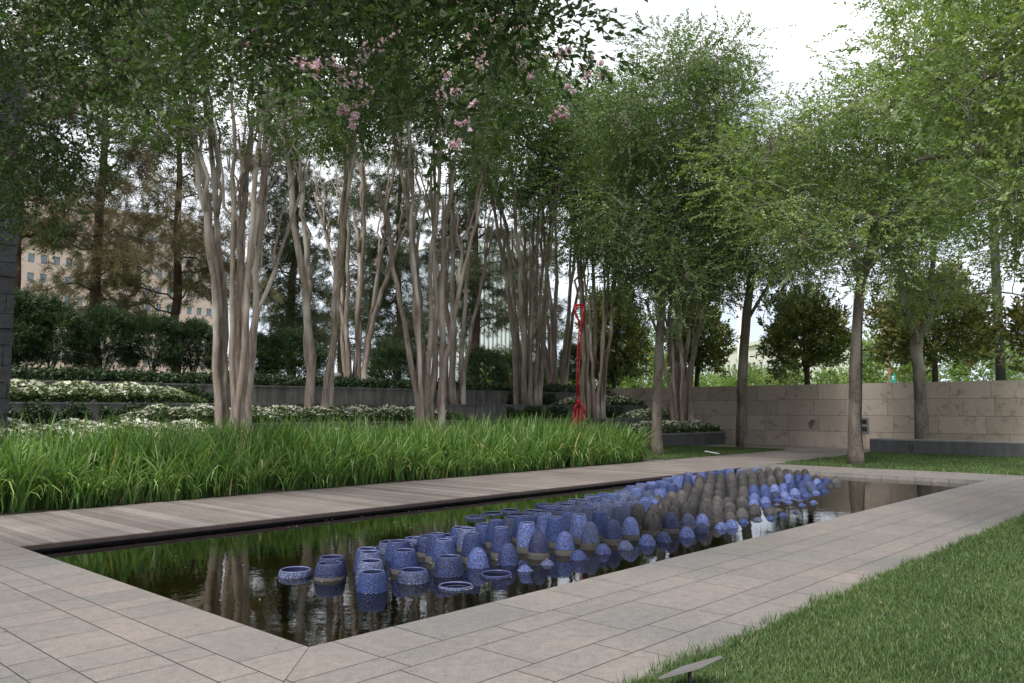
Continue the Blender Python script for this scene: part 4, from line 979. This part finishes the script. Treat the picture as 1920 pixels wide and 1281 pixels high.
# pines at the back
def pine(px, Y, H, seed, label, leaf, crown_lo=.25, width=2.6, n=60, lean=0., tint0=.5, r=.22):
    rng = np.random.default_rng(seed); b = onY(px, 700, Y); base = np.array([b[0], Y, 2.25])
    root = empty('pine_tree', base, label, 'pine tree', 'pines behind the terraces')
    P = stem_path((0, 0, -.1), (lean, 0, H), rng, 14, .06, .1); mb = MB(); mb.tube(P, np.linspace(r, .04, 14), 9, True, .5, 0, .05, rng); mb.build('trunk', 'bark_pine', root, True)
    br = MB(); cr = MB()
    for i in range(n):
        t = crown_lo+(1-crown_lo)*(i+rng.random())/n; p = np.array([np.interp(t, np.linspace(0, 1, 14), P[:, k]) for k in range(3)])
        a = rng.uniform(0, 2*pi); ln = width*(1.15-.8*t)*rng.uniform(.5, 1.1)
        e = p+[cos(a)*ln, sin(a)*ln, ln*rng.uniform(-.25, .25)]
        Q = curve(p, e, (cos(a)*.7, sin(a)*.7, .6), .4, 8, rng, .03); br.tube(Q, np.linspace(.04, .012, 8)*(r/.2), 5, False)
        m = int(11*ln); s = rng.integers(2, 8, m); C0 = Q[s]+rng.normal(0, .38, (m, 3))*[1, 1, .6]
        for q, c in zip(s, C0): br.tube(np.array([Q[q], (Q[q]+c)/2+[0, 0, .04], c]), [.010, .007, .004], 3, False)
        C1 = np.repeat(C0, 3, 0)+rng.normal(0, .12, (m*3, 3))
        D_ = unit((C1-p)*[1, 1, .4]+rng.normal(0, .5, (m*3, 3)))
        place_sprays(cr, rng, T_pine, C1, D_, rng.uniform(.8, 1.3, m*3), np.clip(rng.normal(tint0, .15, m*3), 0, 1), .2, 0, .6)
    br.build('branches', 'bark_pine', root, True); cr.build('crown', leaf, root)
    return root
pine(25, 29, 15, 1, 'brownish pine beside the dark stone pier at the left edge', 'needle_brown', .24, 3.2, 40)
pine(182, 29.5, 16, 2, 'brownish pine with a straight dark trunk above the left shrubs', 'needle_brown', .18, 3.4, 44, .0, .5)
pine(322, 30, 15, 3, 'sparse pine with a leaning trunk just left of the largest crape myrtle', 'needle_brown', .18, 3.0, 38, -.6, .6, .19)
pine(545, 32, 16, 4, 'dark pine seen between the first and second crape myrtles', 'needle', .1, 3.0, 62)
pine(745, 33, 17, 5, 'dark pine filling the gap left of the middle crape myrtle', 'needle', .08, 3.2, 68)
pine(893, 31, 17, 6, 'dark pine with a thick reddish trunk right of the middle crape myrtle', 'needle', .2, 3.2, 64, 0, .5, .28)
pine(640, 38, 18, 7, 'farther pine glimpsed behind the crape myrtle by the mushroom lamp', 'needle', .1, 3.2, 50)
pine(1010, 36, 16, 8, 'farther pine glimpsed behind the fan-stemmed crape myrtle', 'needle', .15, 3.2, 50)

# round dark shrubs on the top terrace
def shrub(px, Y, w, h, seed, label, leaf='shrub_leaf', z=2.25):
    rng = np.random.default_rng(seed); b = onY(px, 700, Y); root = empty('shrub', (b[0], Y, z), label, 'shrub', 'dark shrubs along the top of the terraces')
    mb = MB(); n = int(620*w*h); d = rand_dirs(rng, n, -.55); f = rng.uniform(.55, 1.0, n)**.6
    lob = 1+.13*np.sin(d[:, 0]*5+seed)*np.cos(d[:, 1]*6)+.10*np.sin(d[:, 2]*9+seed*2)
    P = d*np.array([w/2, w/2, h*.5])*(f*lob)[:, None]+[0, 0, h*.52]
    dd = d*[1, 1, .5]+[0, 0, .35]+rng.normal(0, .3, (n, 3))
    tb = .4+.15*np.sin(P[:, 0]*4+seed)*np.sin(P[:, 2]*5)
    place_sprays(mb, rng, T_shr, P, dd, rng.uniform(.8, 1.3, n), np.clip(tb+rng.normal(0, .1, n), 0, 1), .18, 0, .4)
    mb.build('foliage', leaf, root)
    st = MB()
    for i in range(5):
        a = rng.uniform(0, 6.28); st.tube(curve((0, 0, -.1), (cos(a)*w*.25, sin(a)*w*.25, h*.6), (0, 0, 1), .5, 6, rng, .02), np.linspace(.035, .012, 6), 5, False)
    st.build('stems', 'bark_dark', root, True)
sh = [(18, 26.2, 1.7, 2.5, 'dark shrub partly behind the stone pier at the left edge'), (95, 26.0, 1.6, 2.15, 'round dark shrub, second from the left along the top terrace'), (193, 26.4, 1.45, 2.1, 'round dark shrub below the straight brownish pine'),
      (285, 26.2, 1.5, 2.1, 'round dark shrub between the two left pines'), (362, 26.6, 1.3, 2.1, 'dark shrub directly left of the largest crape myrtle'), (545, 27.5, 2.2, 2.0, 'dark shrub seen between the first and second crape myrtles'),
      (480, 28.5, 1.7, 1.9, 'dark shrub behind the right stems of the largest crape myrtle'), (742, 27.5, 2.0, 1.9, 'dark shrub between the mushroom lamp tree and the middle crape myrtle'), (905, 28.0, 2.0, 1.9, 'dark shrub at the foot of the thick reddish pine'),
      (960, 29.0, 1.7, 1.9, 'dark shrub beside the fan-stemmed crape myrtle'), (1080, 27.0, 1.7, 2.6, 'dark shrub right behind the red sculpture'), (1010, 30.5, 1.6, 1.7, 'small dark shrub behind the fan-stemmed crape myrtle'), (1130, 28.5, 1.8, 2.4, 'dark shrub behind the tight upright crape myrtle')]
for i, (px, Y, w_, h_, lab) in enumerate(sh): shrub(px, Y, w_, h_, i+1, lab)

# magnolias beyond the wall
def magnolia(px, X, ztop, zlo, w, seed, label, tint0=.42, zb=-.7):
    rng = np.random.default_rng(seed); b = onX(px, 700, X); root = empty('magnolia_tree', (X, b[1], zb), label, 'magnolia', 'magnolias beyond the beige wall')
    tr = MB(); tr.tube(stem_path((0, 0, 0), (0, 0, zlo-zb+1.2), rng, 8, .03), np.linspace(.17, .1, 8), 9, True, .5, 0, .05, rng); tr.build('trunk', 'bark_dark', root, True)
    mb = MB(); h = ztop-zlo; n = int(165*w*h); d = rand_dirs(rng, n, -.8); f = rng.uniform(.3, 1.0, n)**.5
    lob = 1+.26*np.sin(d[:, 0]*6+seed)*np.cos(d[:, 1]*5+seed)+.18*np.sin(d[:, 2]*8+seed*2+d[:, 1]*4)+.10*np.sin(d[:, 1]*15+d[:, 0]*13+seed)
    P = d*np.array([w/2, w/2, h*.5])*(f*lob)[:, None]+[0, 0, (zlo+ztop)/2-zb]
    dd = d+[0, 0, .5]+rng.normal(0, .35, (n, 3))
    place_sprays(mb, rng, T_mag, P, dd, rng.uniform(.75, 1.2, n), np.clip(tint0+rng.normal(0, .16, n)+d[:, 2]*.08, 0, 1), .22, 0, .4)
    mb.build('crown', 'magnolia_leaf', root)
    br = MB()
    for i in range(14):
        e = rand_dirs(rng, 1, -.2)[0]*np.array([w*.4, w*.4, h*.4])+[0, 0, (zlo+ztop)/2-zb]
        br.tube(curve((0, 0, zlo-zb+.2), e, (0, 0, 1), .4, 6, rng, .03), np.linspace(.06, .015, 6), 5, False)
    br.build('branches', 'bark_dark', root, True)
magnolia(1150, 36.5, 8.0, 2.7, 3.4, 1, 'glossy magnolia behind the tight upright crape myrtle, left end of the row')
magnolia(1308, 36.5, 6.9, 2.9, 2.9, 2, 'glossy magnolia behind the crape myrtle in the planter')
magnolia(1512, 36.5, 6.6, 2.85, 3.6, 3, 'round glossy magnolia beyond the wall between the two straight elm trunks')
magnolia(1752, 36.5, 6.8, 2.9, 4.3, 4, 'widest glossy magnolia beyond the wall behind the low-forking elm', .55)
magnolia(2000, 36.5, 6.2, 2.9, 3.4, 5, 'magnolia just entering beyond the wall at the right edge', .6)

# pale young trees far beyond the wall
rngF = np.random.default_rng(70)
far = [(1205, 640, 1, 60), (1250, 690, .8, 64), (1330, 690, 1, 66), (1395, 690, 1.2, 60), (1440, 688, .9, 68), (1478, 692, .7, 60), (1560, 690, .9, 62), (1625, 690, .9, 58), (1672, 640, 1.3, 50), (1840, 640, 1.2, 52), (1160, 690, .9, 62), (1710, 690, .8, 60), (1010, 680, 1.2, 60), (1060, 690, 1., 62), (940, 690, 1., 60)]
fl = ['pale green young tree beyond the wall behind the traffic light', 'small pale tree beyond the wall, right of the nearer straight trunk', 'pale green tree beyond the wall below the pale office building', 'pale green tree beyond the wall right behind the crooked elm trunk',
      'pale green tree beyond the wall, right of the crooked elm trunk', 'lowest pale treetop beyond the wall beside the round magnolia', 'pale treetop under the round magnolia', 'pale green treetop directly behind the pale rough elm trunk', 'taller pale yellow-green tree around the green street sign',
      'pale green tree between the widest magnolia and the dark lamp post', 'pale treetop left of the traffic light beyond the wall', 'pale treetop under the widest magnolia', 'pale green tree behind the fan-stemmed crape myrtle', 'pale green tree just left of the red sculpture, far behind', 'pale green tree far behind the reddish pine']
for i, (px, py, w_, dp) in enumerate(far):
    top = at(px, 692 if py > 660 else 625, dp); rng = np.random.default_rng(500+i); zb = -.7; H = top[2]-zb+rng.uniform(-.3, .6)
    root = empty('young_tree', (top[0], top[1], zb), fl[i], 'tree', 'pale young trees across the street')
    mb = MB(); W = 1.9*w_; n = int(1300*w_*max(1, H/5)); d = rand_dirs(rng, n); f = rng.uniform(.2, 1, n)**.5
    P = d*[W, W, (H-1.2)/2]*f[:, None]*(1+.2*np.sin(d[:, :1]*7+i))+[0, 0, 1.2+(H-1.2)/2]
    place_sprays(mb, rng, T_far, P, d+[0, 0, .6], rng.uniform(.6, 1.1, n), np.clip(rng.normal(.5, .15, n), 0, 1), .2, 0, .5); mb.build('crown', 'far_leaf', root)
    tr = MB(); tr.tube([(0, 0, 0), (0, 0, H*.6)], [.09, .05], 7); tr.build('trunk', 'bark_elm', root, True)

# ================================================================= BEYOND
MAT['pink_stone'] = m_simple('pink_stone', (.43, .32, .31), .85, 0, .06, 1)
MAT['pale_stone'] = m_simple('pale_stone', (.50, .475, .45), .85, 0, .05, 1)
MAT['white_stone'] = m_simple('white_stone', (.62, .64, .68), .8, 0, .05, 1)
MAT['window_glass'] = m_simple('window_glass', (.10, .14, .20), .15, 0, .3, .3, 0, .8)
MAT['tower_glass'] = m_simple('tower_glass', (.30, .34, .40), .3, 0, .1, .3, 0, .8)
MAT['grey_siding'] = m_simple('grey_siding', (.42, .43, .46), .6, 0, .05, 1)
MAT['roof_dark'] = m_simple('roof_dark', (.2, .2, .22), .8)
MAT['asphalt'] = m_simple('asphalt', (.06, .06, .06), .9)
st = MB(); st.add([(44, -90, -.742), (54, -90, -.742), (54, 23.8, -.742), (44, 23.8, -.742)], [(0, 1, 2, 3)]); struct(st, 'road', 'asphalt')

def facade(name, label, X0, X1, Y, z0, z1, dx, dz, ww, wh, wall, glass='window_glass', depth_=14, frames=True, axis='x', maxw=None):
    """a block whose long side looks towards the garden; each window a recessed pane with frame"""
    root = empty(name, ((X0+X1)/2, Y, z0), label, 'building'); ox = (X0+X1)/2
    nx = int((X1-X0)/dx); nz = int((z1-z0)/dz); mx_ = (X1-X0-nx*dx)/2
    wl = MB(); sp = MB()
    # wall strips around the openings, real openings 0.25 deep
    def bx(a, b): wl.box((a[0]-ox, a[1]-Y, a[2]-z0), (b[0]-ox, b[1]-Y, b[2]-z0))
    bx((X0, Y+.3, z0), (X1, Y+depth_, z1))
    zz = z0
    for k in range(nz+1):
        zt = z0+k*dz+(dz-wh)/2 if k < nz else z1
        bx((X0, Y, zz), (X1, Y+.298, zt))
        if k < nz:
            xx = X0
            for i in range(nx+1):
                xt = X0+mx_+i*dx+(dx-ww)/2 if i < nx else X1
                bx((xx, Y+.002, zt+.0005), (xt, Y+.297, zt+wh-.0005)); xx = xt+ww
            zz = zt+wh
    wl.build('wall', wall, root)
    rf = MB(); rf.box((X0-.3-ox, -.3, z1-z0+.002), (X1+.3-ox, depth_+.3, z1-z0+.6)); rf.build('roof', wall, root)
    wins = [(k, i) for k in range(nz) for i in range(nx)]
    def vis(k, i):
        p = topx((X0+mx_+i*dx+dx/2, Y, z0+k*dz+dz/2)); return -40 < p[0] < 1960 and 330 < p[1] < 735
    wins = [q for q in wins if vis(*q)]
    one = None
    many = wins[100:]; wins = wins[:100]
    def pane(mb, x, z, cx=0, cz=0):
        mb.box((x-ww/2+.04-cx, .18, z-wh/2+.04-cz), (x+ww/2-.04-cx, .2, z+wh/2-.04-cz), .5, 0)
        mb.box((x-.04-cx, .15, z-wh/2+.04-cz), (x+.04-cx, .179, z+wh/2-.04-cz), .5, 1)
    m_ = MB(); m_.box((-.04, .15, -wh/2+.04), (.04, .179, wh/2-.04))
    for a_, b_ in (((-ww/2+.003, .16, -wh/2+.003), (ww/2-.003, .24, -wh/2+.038)), ((-ww/2+.003, .16, wh/2-.038), (ww/2-.003, .24, wh/2-.003)), ((-ww/2+.003, .16, -wh/2+.039), (-ww/2+.038, .24, wh/2-.039)), ((ww/2-.038, .16, -wh/2+.039), (ww/2-.003, .24, wh/2-.039))): m_.box(a_, b_)
    me = m_.build('window', 'roof_dark', link=False)
    m_ = MB(); m_.box((-ww/2+.04, .18, -wh/2+.04), (ww/2-.04, .2, wh/2-.04)); me2 = m_.build('pane', glass, link=False)
    for k, i in wins:
        o = bpy.data.objects.new('window', me); C.objects.link(o); o.parent = root
        o.location = (X0+mx_+i*dx+dx/2-ox, 0, k*dz+dz/2)
        o2 = bpy.data.objects.new('pane', me2); C.objects.link(o2); o2.parent = o
    if many:
        m_ = MB()
        for k, i in many: pane(m_, X0+mx_+i*dx+dx/2-ox, k*dz+dz/2)
        o = m_.build('windows', [glass, 'roof_dark'], root); o['kind'] = 'stuff'
    return root
ztop = onY(137, 385, 150)[2]
facade('office_building', 'pink stone office building with rows of small dark windows behind the left pines', onY(-150, 500, 150)[0], onY(408, 500, 150)[0], 150, -.7, ztop, 1.95, 3.2, 1.0, 1.5, 'pink_stone', 'window_glass', 20)
# slim glass tower with vertical fins
def fin_tower(name, label, X0, X1, Y, z0, z1, dx, fin='white_stone', glass='tower_glass'):
    ox = (X0+X1)/2; root = empty(name, (ox, Y, z0), label, 'building')
    m_ = MB(); m_.box((X0-ox, .4, 0), (X1-ox, 20, z1-z0)); m_.build('glass_wall', glass, root)
    n = int((X1-X0)/dx); m_ = MB()
    for i in range(n+1): m_.box((X0-ox+i*dx-dx*.2, 0, 0), (X0-ox+i*dx+dx*.2, .398, z1-z0-.01))
    o = m_.build('fins', fin, root)
    m_ = MB(); m_.box((X0-ox-.4, -.1, z1-z0+.01), (X1-ox+.4, 20.2, z1-z0+1.2)); m_.build('roof', fin, root)
fin_tower('glass_tower', 'pale tower with closely spaced vertical fins seen between the middle tree stems', onY(862, 600, 120)[0], onY(1010, 600, 120)[0], 120, -.7, onY(940, 470, 120)[2], 1.3)
fin_tower('glass_tower', 'distant blue-grey striped tower above the traffic light', onY(1178, 640, 190)[0], onY(1215, 640, 190)[0], 190, -.7, onY(1200, 620, 190)[2], 1.6, 'pale_stone', 'window_glass')
facade('office_building', 'white office block left of the straight elm trunk behind the traffic light', onY(1180, 690, 140)[0], onY(1262, 690, 140)[0], 140, -.7, onY(1200, 655, 140)[2], 3.2, 3.4, 1.3, 2.3, 'white_stone')
def facadeY(name, label, X, Y0, Y1, z0, z1, dy, dz, ww, wh, wall):
    return facade(name, label, 0, Y1-Y0, 0, z0, z1, dy, dz, ww, wh, wall)
# beige civic building straight ahead on the right
pA = at(1328, 690, 118); pB = at(1470, 690, 100)
def oblique(name, label, pA, pB, ztop, dx, dz, ww, wh, wall, dep_=16, base_h=3.5):
    v = pB[:2]-pA[:2]; W = float(np.linalg.norm(v)); a = math.atan2(v[1], v[0])
    root = empty(name, (pA[0], pA[1], -.7), label, 'building', rz=a); H = ztop+.7
    m_ = MB(); m_.box((0, .3, 0), (W, dep_, H)); m_.box((0, 0, 0), (W, .298, base_h)); m_.box((0, 0, H-1.2), (W, .298, H))
    nx = int(W/dx); nz = int((H-1.2-base_h)/dz)
    for k in range(nz):
        m_.box((0, 0, base_h+k*dz+wh), (W, .298, base_h+(k+1)*dz)) if k < nz-1 else m_.box((0, 0, base_h+k*dz+wh), (W, .298, H-1.201))
    for k in range(nz):
        xx = 0.
        for i in range(nx+1):
            xt = (i+.5)*dx-ww/2 if i < nx else W
            m_.box((xx, .003, base_h+k*dz+.001), (xt, .296, base_h+k*dz+wh-.001)); xx = xt+ww
    m_.build('wall', wall, root)
    m_ = MB(); m_.box((-.4, -.4, H+.003), (W+.4, dep_+.4, H+.5)); m_.build('roof', wall, root)
    g_ = MB(); g_.box((-ww/2, .2, 0), (ww/2, .22, wh)); me = g_.build('window', 'window_glass', link=False); c = 0
    for k in range(nz):
        for i in range(nx):
            if c >= 100: continue
            c += 1; o = bpy.data.objects.new('window', me); C.objects.link(o); o.parent = root; o.location = ((i+.5)*dx, 0, base_h+k*dz)
    return root
oblique('civic_building', 'cream civic building with narrow upright windows above the beige wall', pA, pB, at(1390, 650, 108)[2], 1.6, 2.6, .75, 1.75, 'pale_stone', 16, 3.9)
pA = at(1858, 690, 78); pB = at(2010, 700, 62)
rr = oblique('warehouse', 'pale grey clad building at the right edge beyond the dark lamp post', pA, pB, at(1900, 630, 72)[2], 50, 50, .5, .5, 'grey_siding', 20, .5)
sd_ = MB(); W = float(np.linalg.norm((pB-pA)[:2])); 
for k in range(9): sd_.box((0, -.06, .4+k*.8), (W, -.004, .4+k*.8+.06))
sd_.build('siding_ridges', 'roof_dark', rr)

# lamp post, mast, sign, traffic light
pp = at(1877, 714, 40); tp = at(1868, 300, 40)
r = empty('lamp_post', (pp[0], pp[1], -.7), 'thick dark lamp post rising beyond the wall near the right edge', 'lamp post')
m_ = MB(); m_.tube([(0, 0, 0), (0, 0, 16)], [.23, .2], 14); m_.build('post', 'dark_metal', r, True)
m_ = MB(); m_.box((-.5, -.35, 16.01), (.5, .35, 16.25)); m_.build('lamp_head', 'dark_metal', r)
pp = at(1388, 700, 80); r = empty('mast', (pp[0], pp[1], -.7), 'thin white mast standing beside the cream civic building', 'mast')
m_ = MB(); m_.tube([(0, 0, 0), (0, 0, 16)], [.26, .2], 10); m_.build('pole', 'white_paint', r, True)
m_ = MB(); m_.tube([(0, 0, 16.0), (0, 0, 16.3)], [.3, .3], 10); m_.build('cap', 'grey_metal', r, True)
MAT['sign_green'] = m_simple('sign_green', (.02, .22, .16), .5); MAT['brown_post'] = m_simple('brown_post', (.18, .08, .06), .6)
pp = at(1668, 716, 44); zt = at(1668, 650, 44)[2]; r = empty('street_sign', (pp[0], pp[1], -.7), 'small green street sign on a reddish brown post beyond the wall', 'sign', rz=YAW-pi/2)
m_ = MB(); m_.tube([(0, 0, 0), (0, 0, zt+.7)], .09, 8); m_.build('post', 'brown_post', r, True)
zs = at(1673, 711, 44)[2]+.7; m_ = MB(); m_.box((.0, -.13, zs-.2), (.28, -.1, zs+.28)); m_.build('sign_plate', 'sign_green', r)
m_ = MB(); m_.box((.08, -.134, zs+.10), (.2, -.1305, zs+.16)); m_.box((.10, -.134, zs-.02), (.18, -.1305, zs+.05)); m_.build('sign_marks', 'white_paint', r)
MAT['signal_yellow'] = m_simple('signal_yellow', (.75, .33, .03), .5)
def emis(name, col, s):
    m, N, L, b = mat(name); b.inputs['Emission Color'].default_value = (*col, 1); b.inputs['Emission Strength'].default_value = s; b.inputs['Base Color'].default_value = (*col, 1); return m
MAT['green_lamp'] = emis('green_lamp', (.0, .5, .3), 1.2)
pp = at(1204, 669, 52); r = empty('traffic_light', (pp[0], pp[1], pp[2]), 'yellow three-lens horizontal traffic light showing green', 'traffic light', rz=YAW-pi/2-radians(15))
m_ = MB(); m_.box((-.42, 0, -.16), (.42, .25, .16)); m_.build('housing', 'signal_yellow', r)
for i, mm in enumerate(('dark_metal', 'dark_metal', 'green_lamp')):
    m_ = MB(); m_.tube([((i-1)*.27, -.03, 0), ((i-1)*.27, -.004, 0)], .105, 16); ln_ = m_.build('lens', mm, r)
    m_ = MB(); m_.tube([((i-1)*.27+.12*math.cos(t), -.10, .12*math.sin(t)) for t in np.linspace(-.2, pi+.2, 10)], .012, 5, False); m_.build('visor', 'signal_yellow', ln_)
m_ = MB(); m_.tube([(0, .3, 0), (-3.5, .3, .1), (-3.6, .3, -1.0), (-3.6, .3, -pp[2]-.7)], .07, 8); m_.build('mast_arm', 'dark_metal', r, True)
MAT['orange'] = m_simple('barrel_orange', (.8, .25, .02), .5)
pp = at(963, 722, 46); r = empty('traffic_barrel', (pp[0], pp[1], 2.45), 'orange traffic barrel glimpsed between the fan-stemmed myrtle and a shrub', 'traffic barrel')
m_ = MB(); m_.lathe([(.001, -.1), (.32, -.1), (.30, .25), (.27, .5), (.25, .9), (.001, .92)], 16); m_.build('body', 'orange', r, True)
m_ = MB(); m_.tube([(0, 0, .3), (0, 0, .42)], .305, 16, False); m_.build('reflective_band', 'white_paint', r, True)

# red rake-like sculpture
MAT['red_paint'] = m_simple('red_paint', (.50, .012, .022), .35, 0, .1, 6, 0, .5)
pb = onY(1085, 795, 18.7); rb_ = empty('red_sculpture', (pb[0], 18.7, .4), 'tall thin red garden-fork-like sculpture standing among the terraces', 'sculpture', rz=YAW-pi/2)
dS = depth((pb[0], 18.7, 1.5)); k = dS/FPX
def S(x, y, d=0.): return ((x-1085)*k, d, (at(1085, y, dS)[2]-.4))
def rod(name, pts, r_, d=0.):
    m_ = MB(); m_.tube([S(*p, d) for p in pts], r_, 8); m_.build(name, 'red_paint', rb_, True)
rod('handle_rod', [(1081, 760), (1082, 700), (1085, 640), (1087.5, 612)], .024); rod('handle_rod', [(1085.5, 757), (1086.5, 700), (1090, 640), (1092.5, 612)], .024, .05)
rod('grip', [(1087.5, 612), (1087, 600), (1081, 590), (1079.5, 570)], .042); rod('grip', [(1092.5, 612), (1094, 600), (1094.5, 590), (1096, 570)], .042)
rod('grip_bar', [(1078.5, 571), (1097, 569)], .05); rod('grip_bar', [(1079.5, 575), (1096.5, 575)], .03)
rod('collar', [(1087, 619), (1093, 619)], .04); rod('collar', [(1082, 756), (1088, 750)], .06)
rod('shoulder', [(1084, 756), (1079, 762), (1077.5, 775)], .045); rod('shoulder', [(1086, 754), (1093, 763), (1096.5, 768), (1096, 775)], .045)
for i, (a, b_) in enumerate([(1077.5, 1073), (1083.5, 1079), (1089.5, 1085.5), (1096, 1092.5)]):
    m_ = MB(); m_.tube([S(a, 764 if 0 < i < 3 else 770, .0), S((a+b_)/2, 782), S(b_, 800), S(b_-1.5, 818)], [.035, .045, .045, .03], 6); m_.build('tine', 'red_paint', rb_, True)

# mushroom path lamp
pm = onY(632, 702, 24.0); r = empty('path_lamp', (pm[0], 24.0, 2.2), 'small grey mushroom-shaped path lamp on the highest terrace', 'path lamp')
m_ = MB(); m_.tube([(0, 0, 0), (0, 0, .42)], .035, 8); m_.build('stem', 'grey_metal', r, True)
m_ = MB(); m_.lathe([(.16, .40), (.19, .43), (.17, .50), (.09, .56), (.001, .58)], 18); m_.build('lamp_shade', 'bench_top', r, True)

# label stands
def label_stand(P, rz, tilt, w_, h_, t_, zc, label):
    r = empty('label_stand', (P[0], P[1], 0), label, 'label stand', 'small grey plant label stands', rz=rz)
    m_ = MB(); cs, sn = cos(tilt), sin(tilt)
    pts = []
    for z_ in (-t_/2, t_/2):
        for x_, y_ in ((-w_/2, -h_/2), (w_/2, -h_/2), (w_/2, h_/2), (-w_/2, h_/2)):
            pts.append((x_, y_*cs-z_*sn, zc+y_*sn+z_*cs))
    m_.add(pts, [(0, 3, 2, 1), (4, 5, 6, 7), (0, 1, 5, 4), (1, 2, 6, 5), (2, 3, 7, 6), (3, 0, 4, 7)]); m_.build('plate', 'grey_metal', r)
    m_ = MB(); m_.tube([(0, 0, -.05), (0, 0, zc-.012)], .011, 8); m_.build('stake', 'dark_metal', r, True)
    return r
M_ = at(1308, 1250, 4.2); L_ = at(1234, 1270, 4.33); R_ = at(1352, 1229, 4.41); c_ = (L_+R_)/2
r = empty('label_stand', (c_[0], c_[1], 0), 'slanted grey label plate on a dark stake at the near lawn edge', 'label stand', 'small grey plant label stands')
nn = np.cross(R_-M_, L_-M_); nn /= np.linalg.norm(nn); nn *= np.sign(nn[2]); o_ = np.array([c_[0], c_[1], 0]); T__ = L_+R_-M_
m_ = MB(); m_.add([p-nn*t-o_ for t in (.013, 0) for p in (M_, R_, T__, L_)], [(0, 3, 2, 1), (4, 5, 6, 7), (0, 1, 5, 4), (1, 2, 6, 5), (2, 3, 7, 6), (3, 0, 4, 7)]); m_.build('plate', 'grey_metal', r)
m_ = MB(); m_.tube([(0, 0, -.05), (0, 0, c_[2]-.008)], .011, 8); m_.build('stake', 'dark_metal', r, True)
q = onZ(1335, 849, .07)
r = label_stand(q, radians(8), radians(8), .16, .46, .02, .08, 'small pale label plate in the far dark lawn beside the boardwalk')
r.children[0].data.materials[0] = MAT['white_paint']

# cables along the elm trunks, tree spotlight
def cable(pts, dep, lab, r_=.018):
    P = [at(x, y, dep) for x, y in pts]; m_ = MB(); s = np.linspace(0, len(P)-1, 26); P = np.array(P)
    Q = np.stack([np.interp(s, np.arange(len(P)), P[:, k]) for k in range(3)], -1); Q[1:-1] = (Q[:-2]+2*Q[1:-1]+Q[2:])/4
    b0 = Q[0].copy(); m_.tube(Q-b0, r_, 6); o = m_.build('electric_cable', 'cable', smooth=True); o.location = b0; tag(o, lab, 'cable', 'cables hanging along the elm trunks')
cable([(1620, 869), (1620, 850), (1616, 825), (1614, 800), (1615, 760), (1616, 700), (1616, 650), (1615, 610), (1613, 570)], d3-.12, 'dark cable hanging along the pale rough elm trunk')
cable([(1738, 848), (1741, 820), (1739, 790), (1736, 750), (1733, 710), (1727, 670), (1724, 640), (1730, 605), (1742, 570)], d4-.15, 'dark cable hanging along the low-forking elm trunk')
cable([(1383, 838), (1386, 810), (1386, 780), (1385, 745), (1383, 731)], d2-.15, 'short dark cable at the foot of the crooked elm trunk', .024)
ps = at(1607, 508, d3-.15); r = empty('tree_spotlight', ps, 'small grey spotlight clamped in the fork of the pale elm', 'spotlight')
m_ = MB(); m_.tube([(-.05, 0, -.12), (.07, 0, .1)], [.05, .065], 10); m_.build('lamp_body', 'white_paint', r, True)
m_ = MB(); m_.tube([(.0, 0, 0), (.12, .05, -.02)], .015, 6); m_.build('bracket', 'dark_metal', r, True)
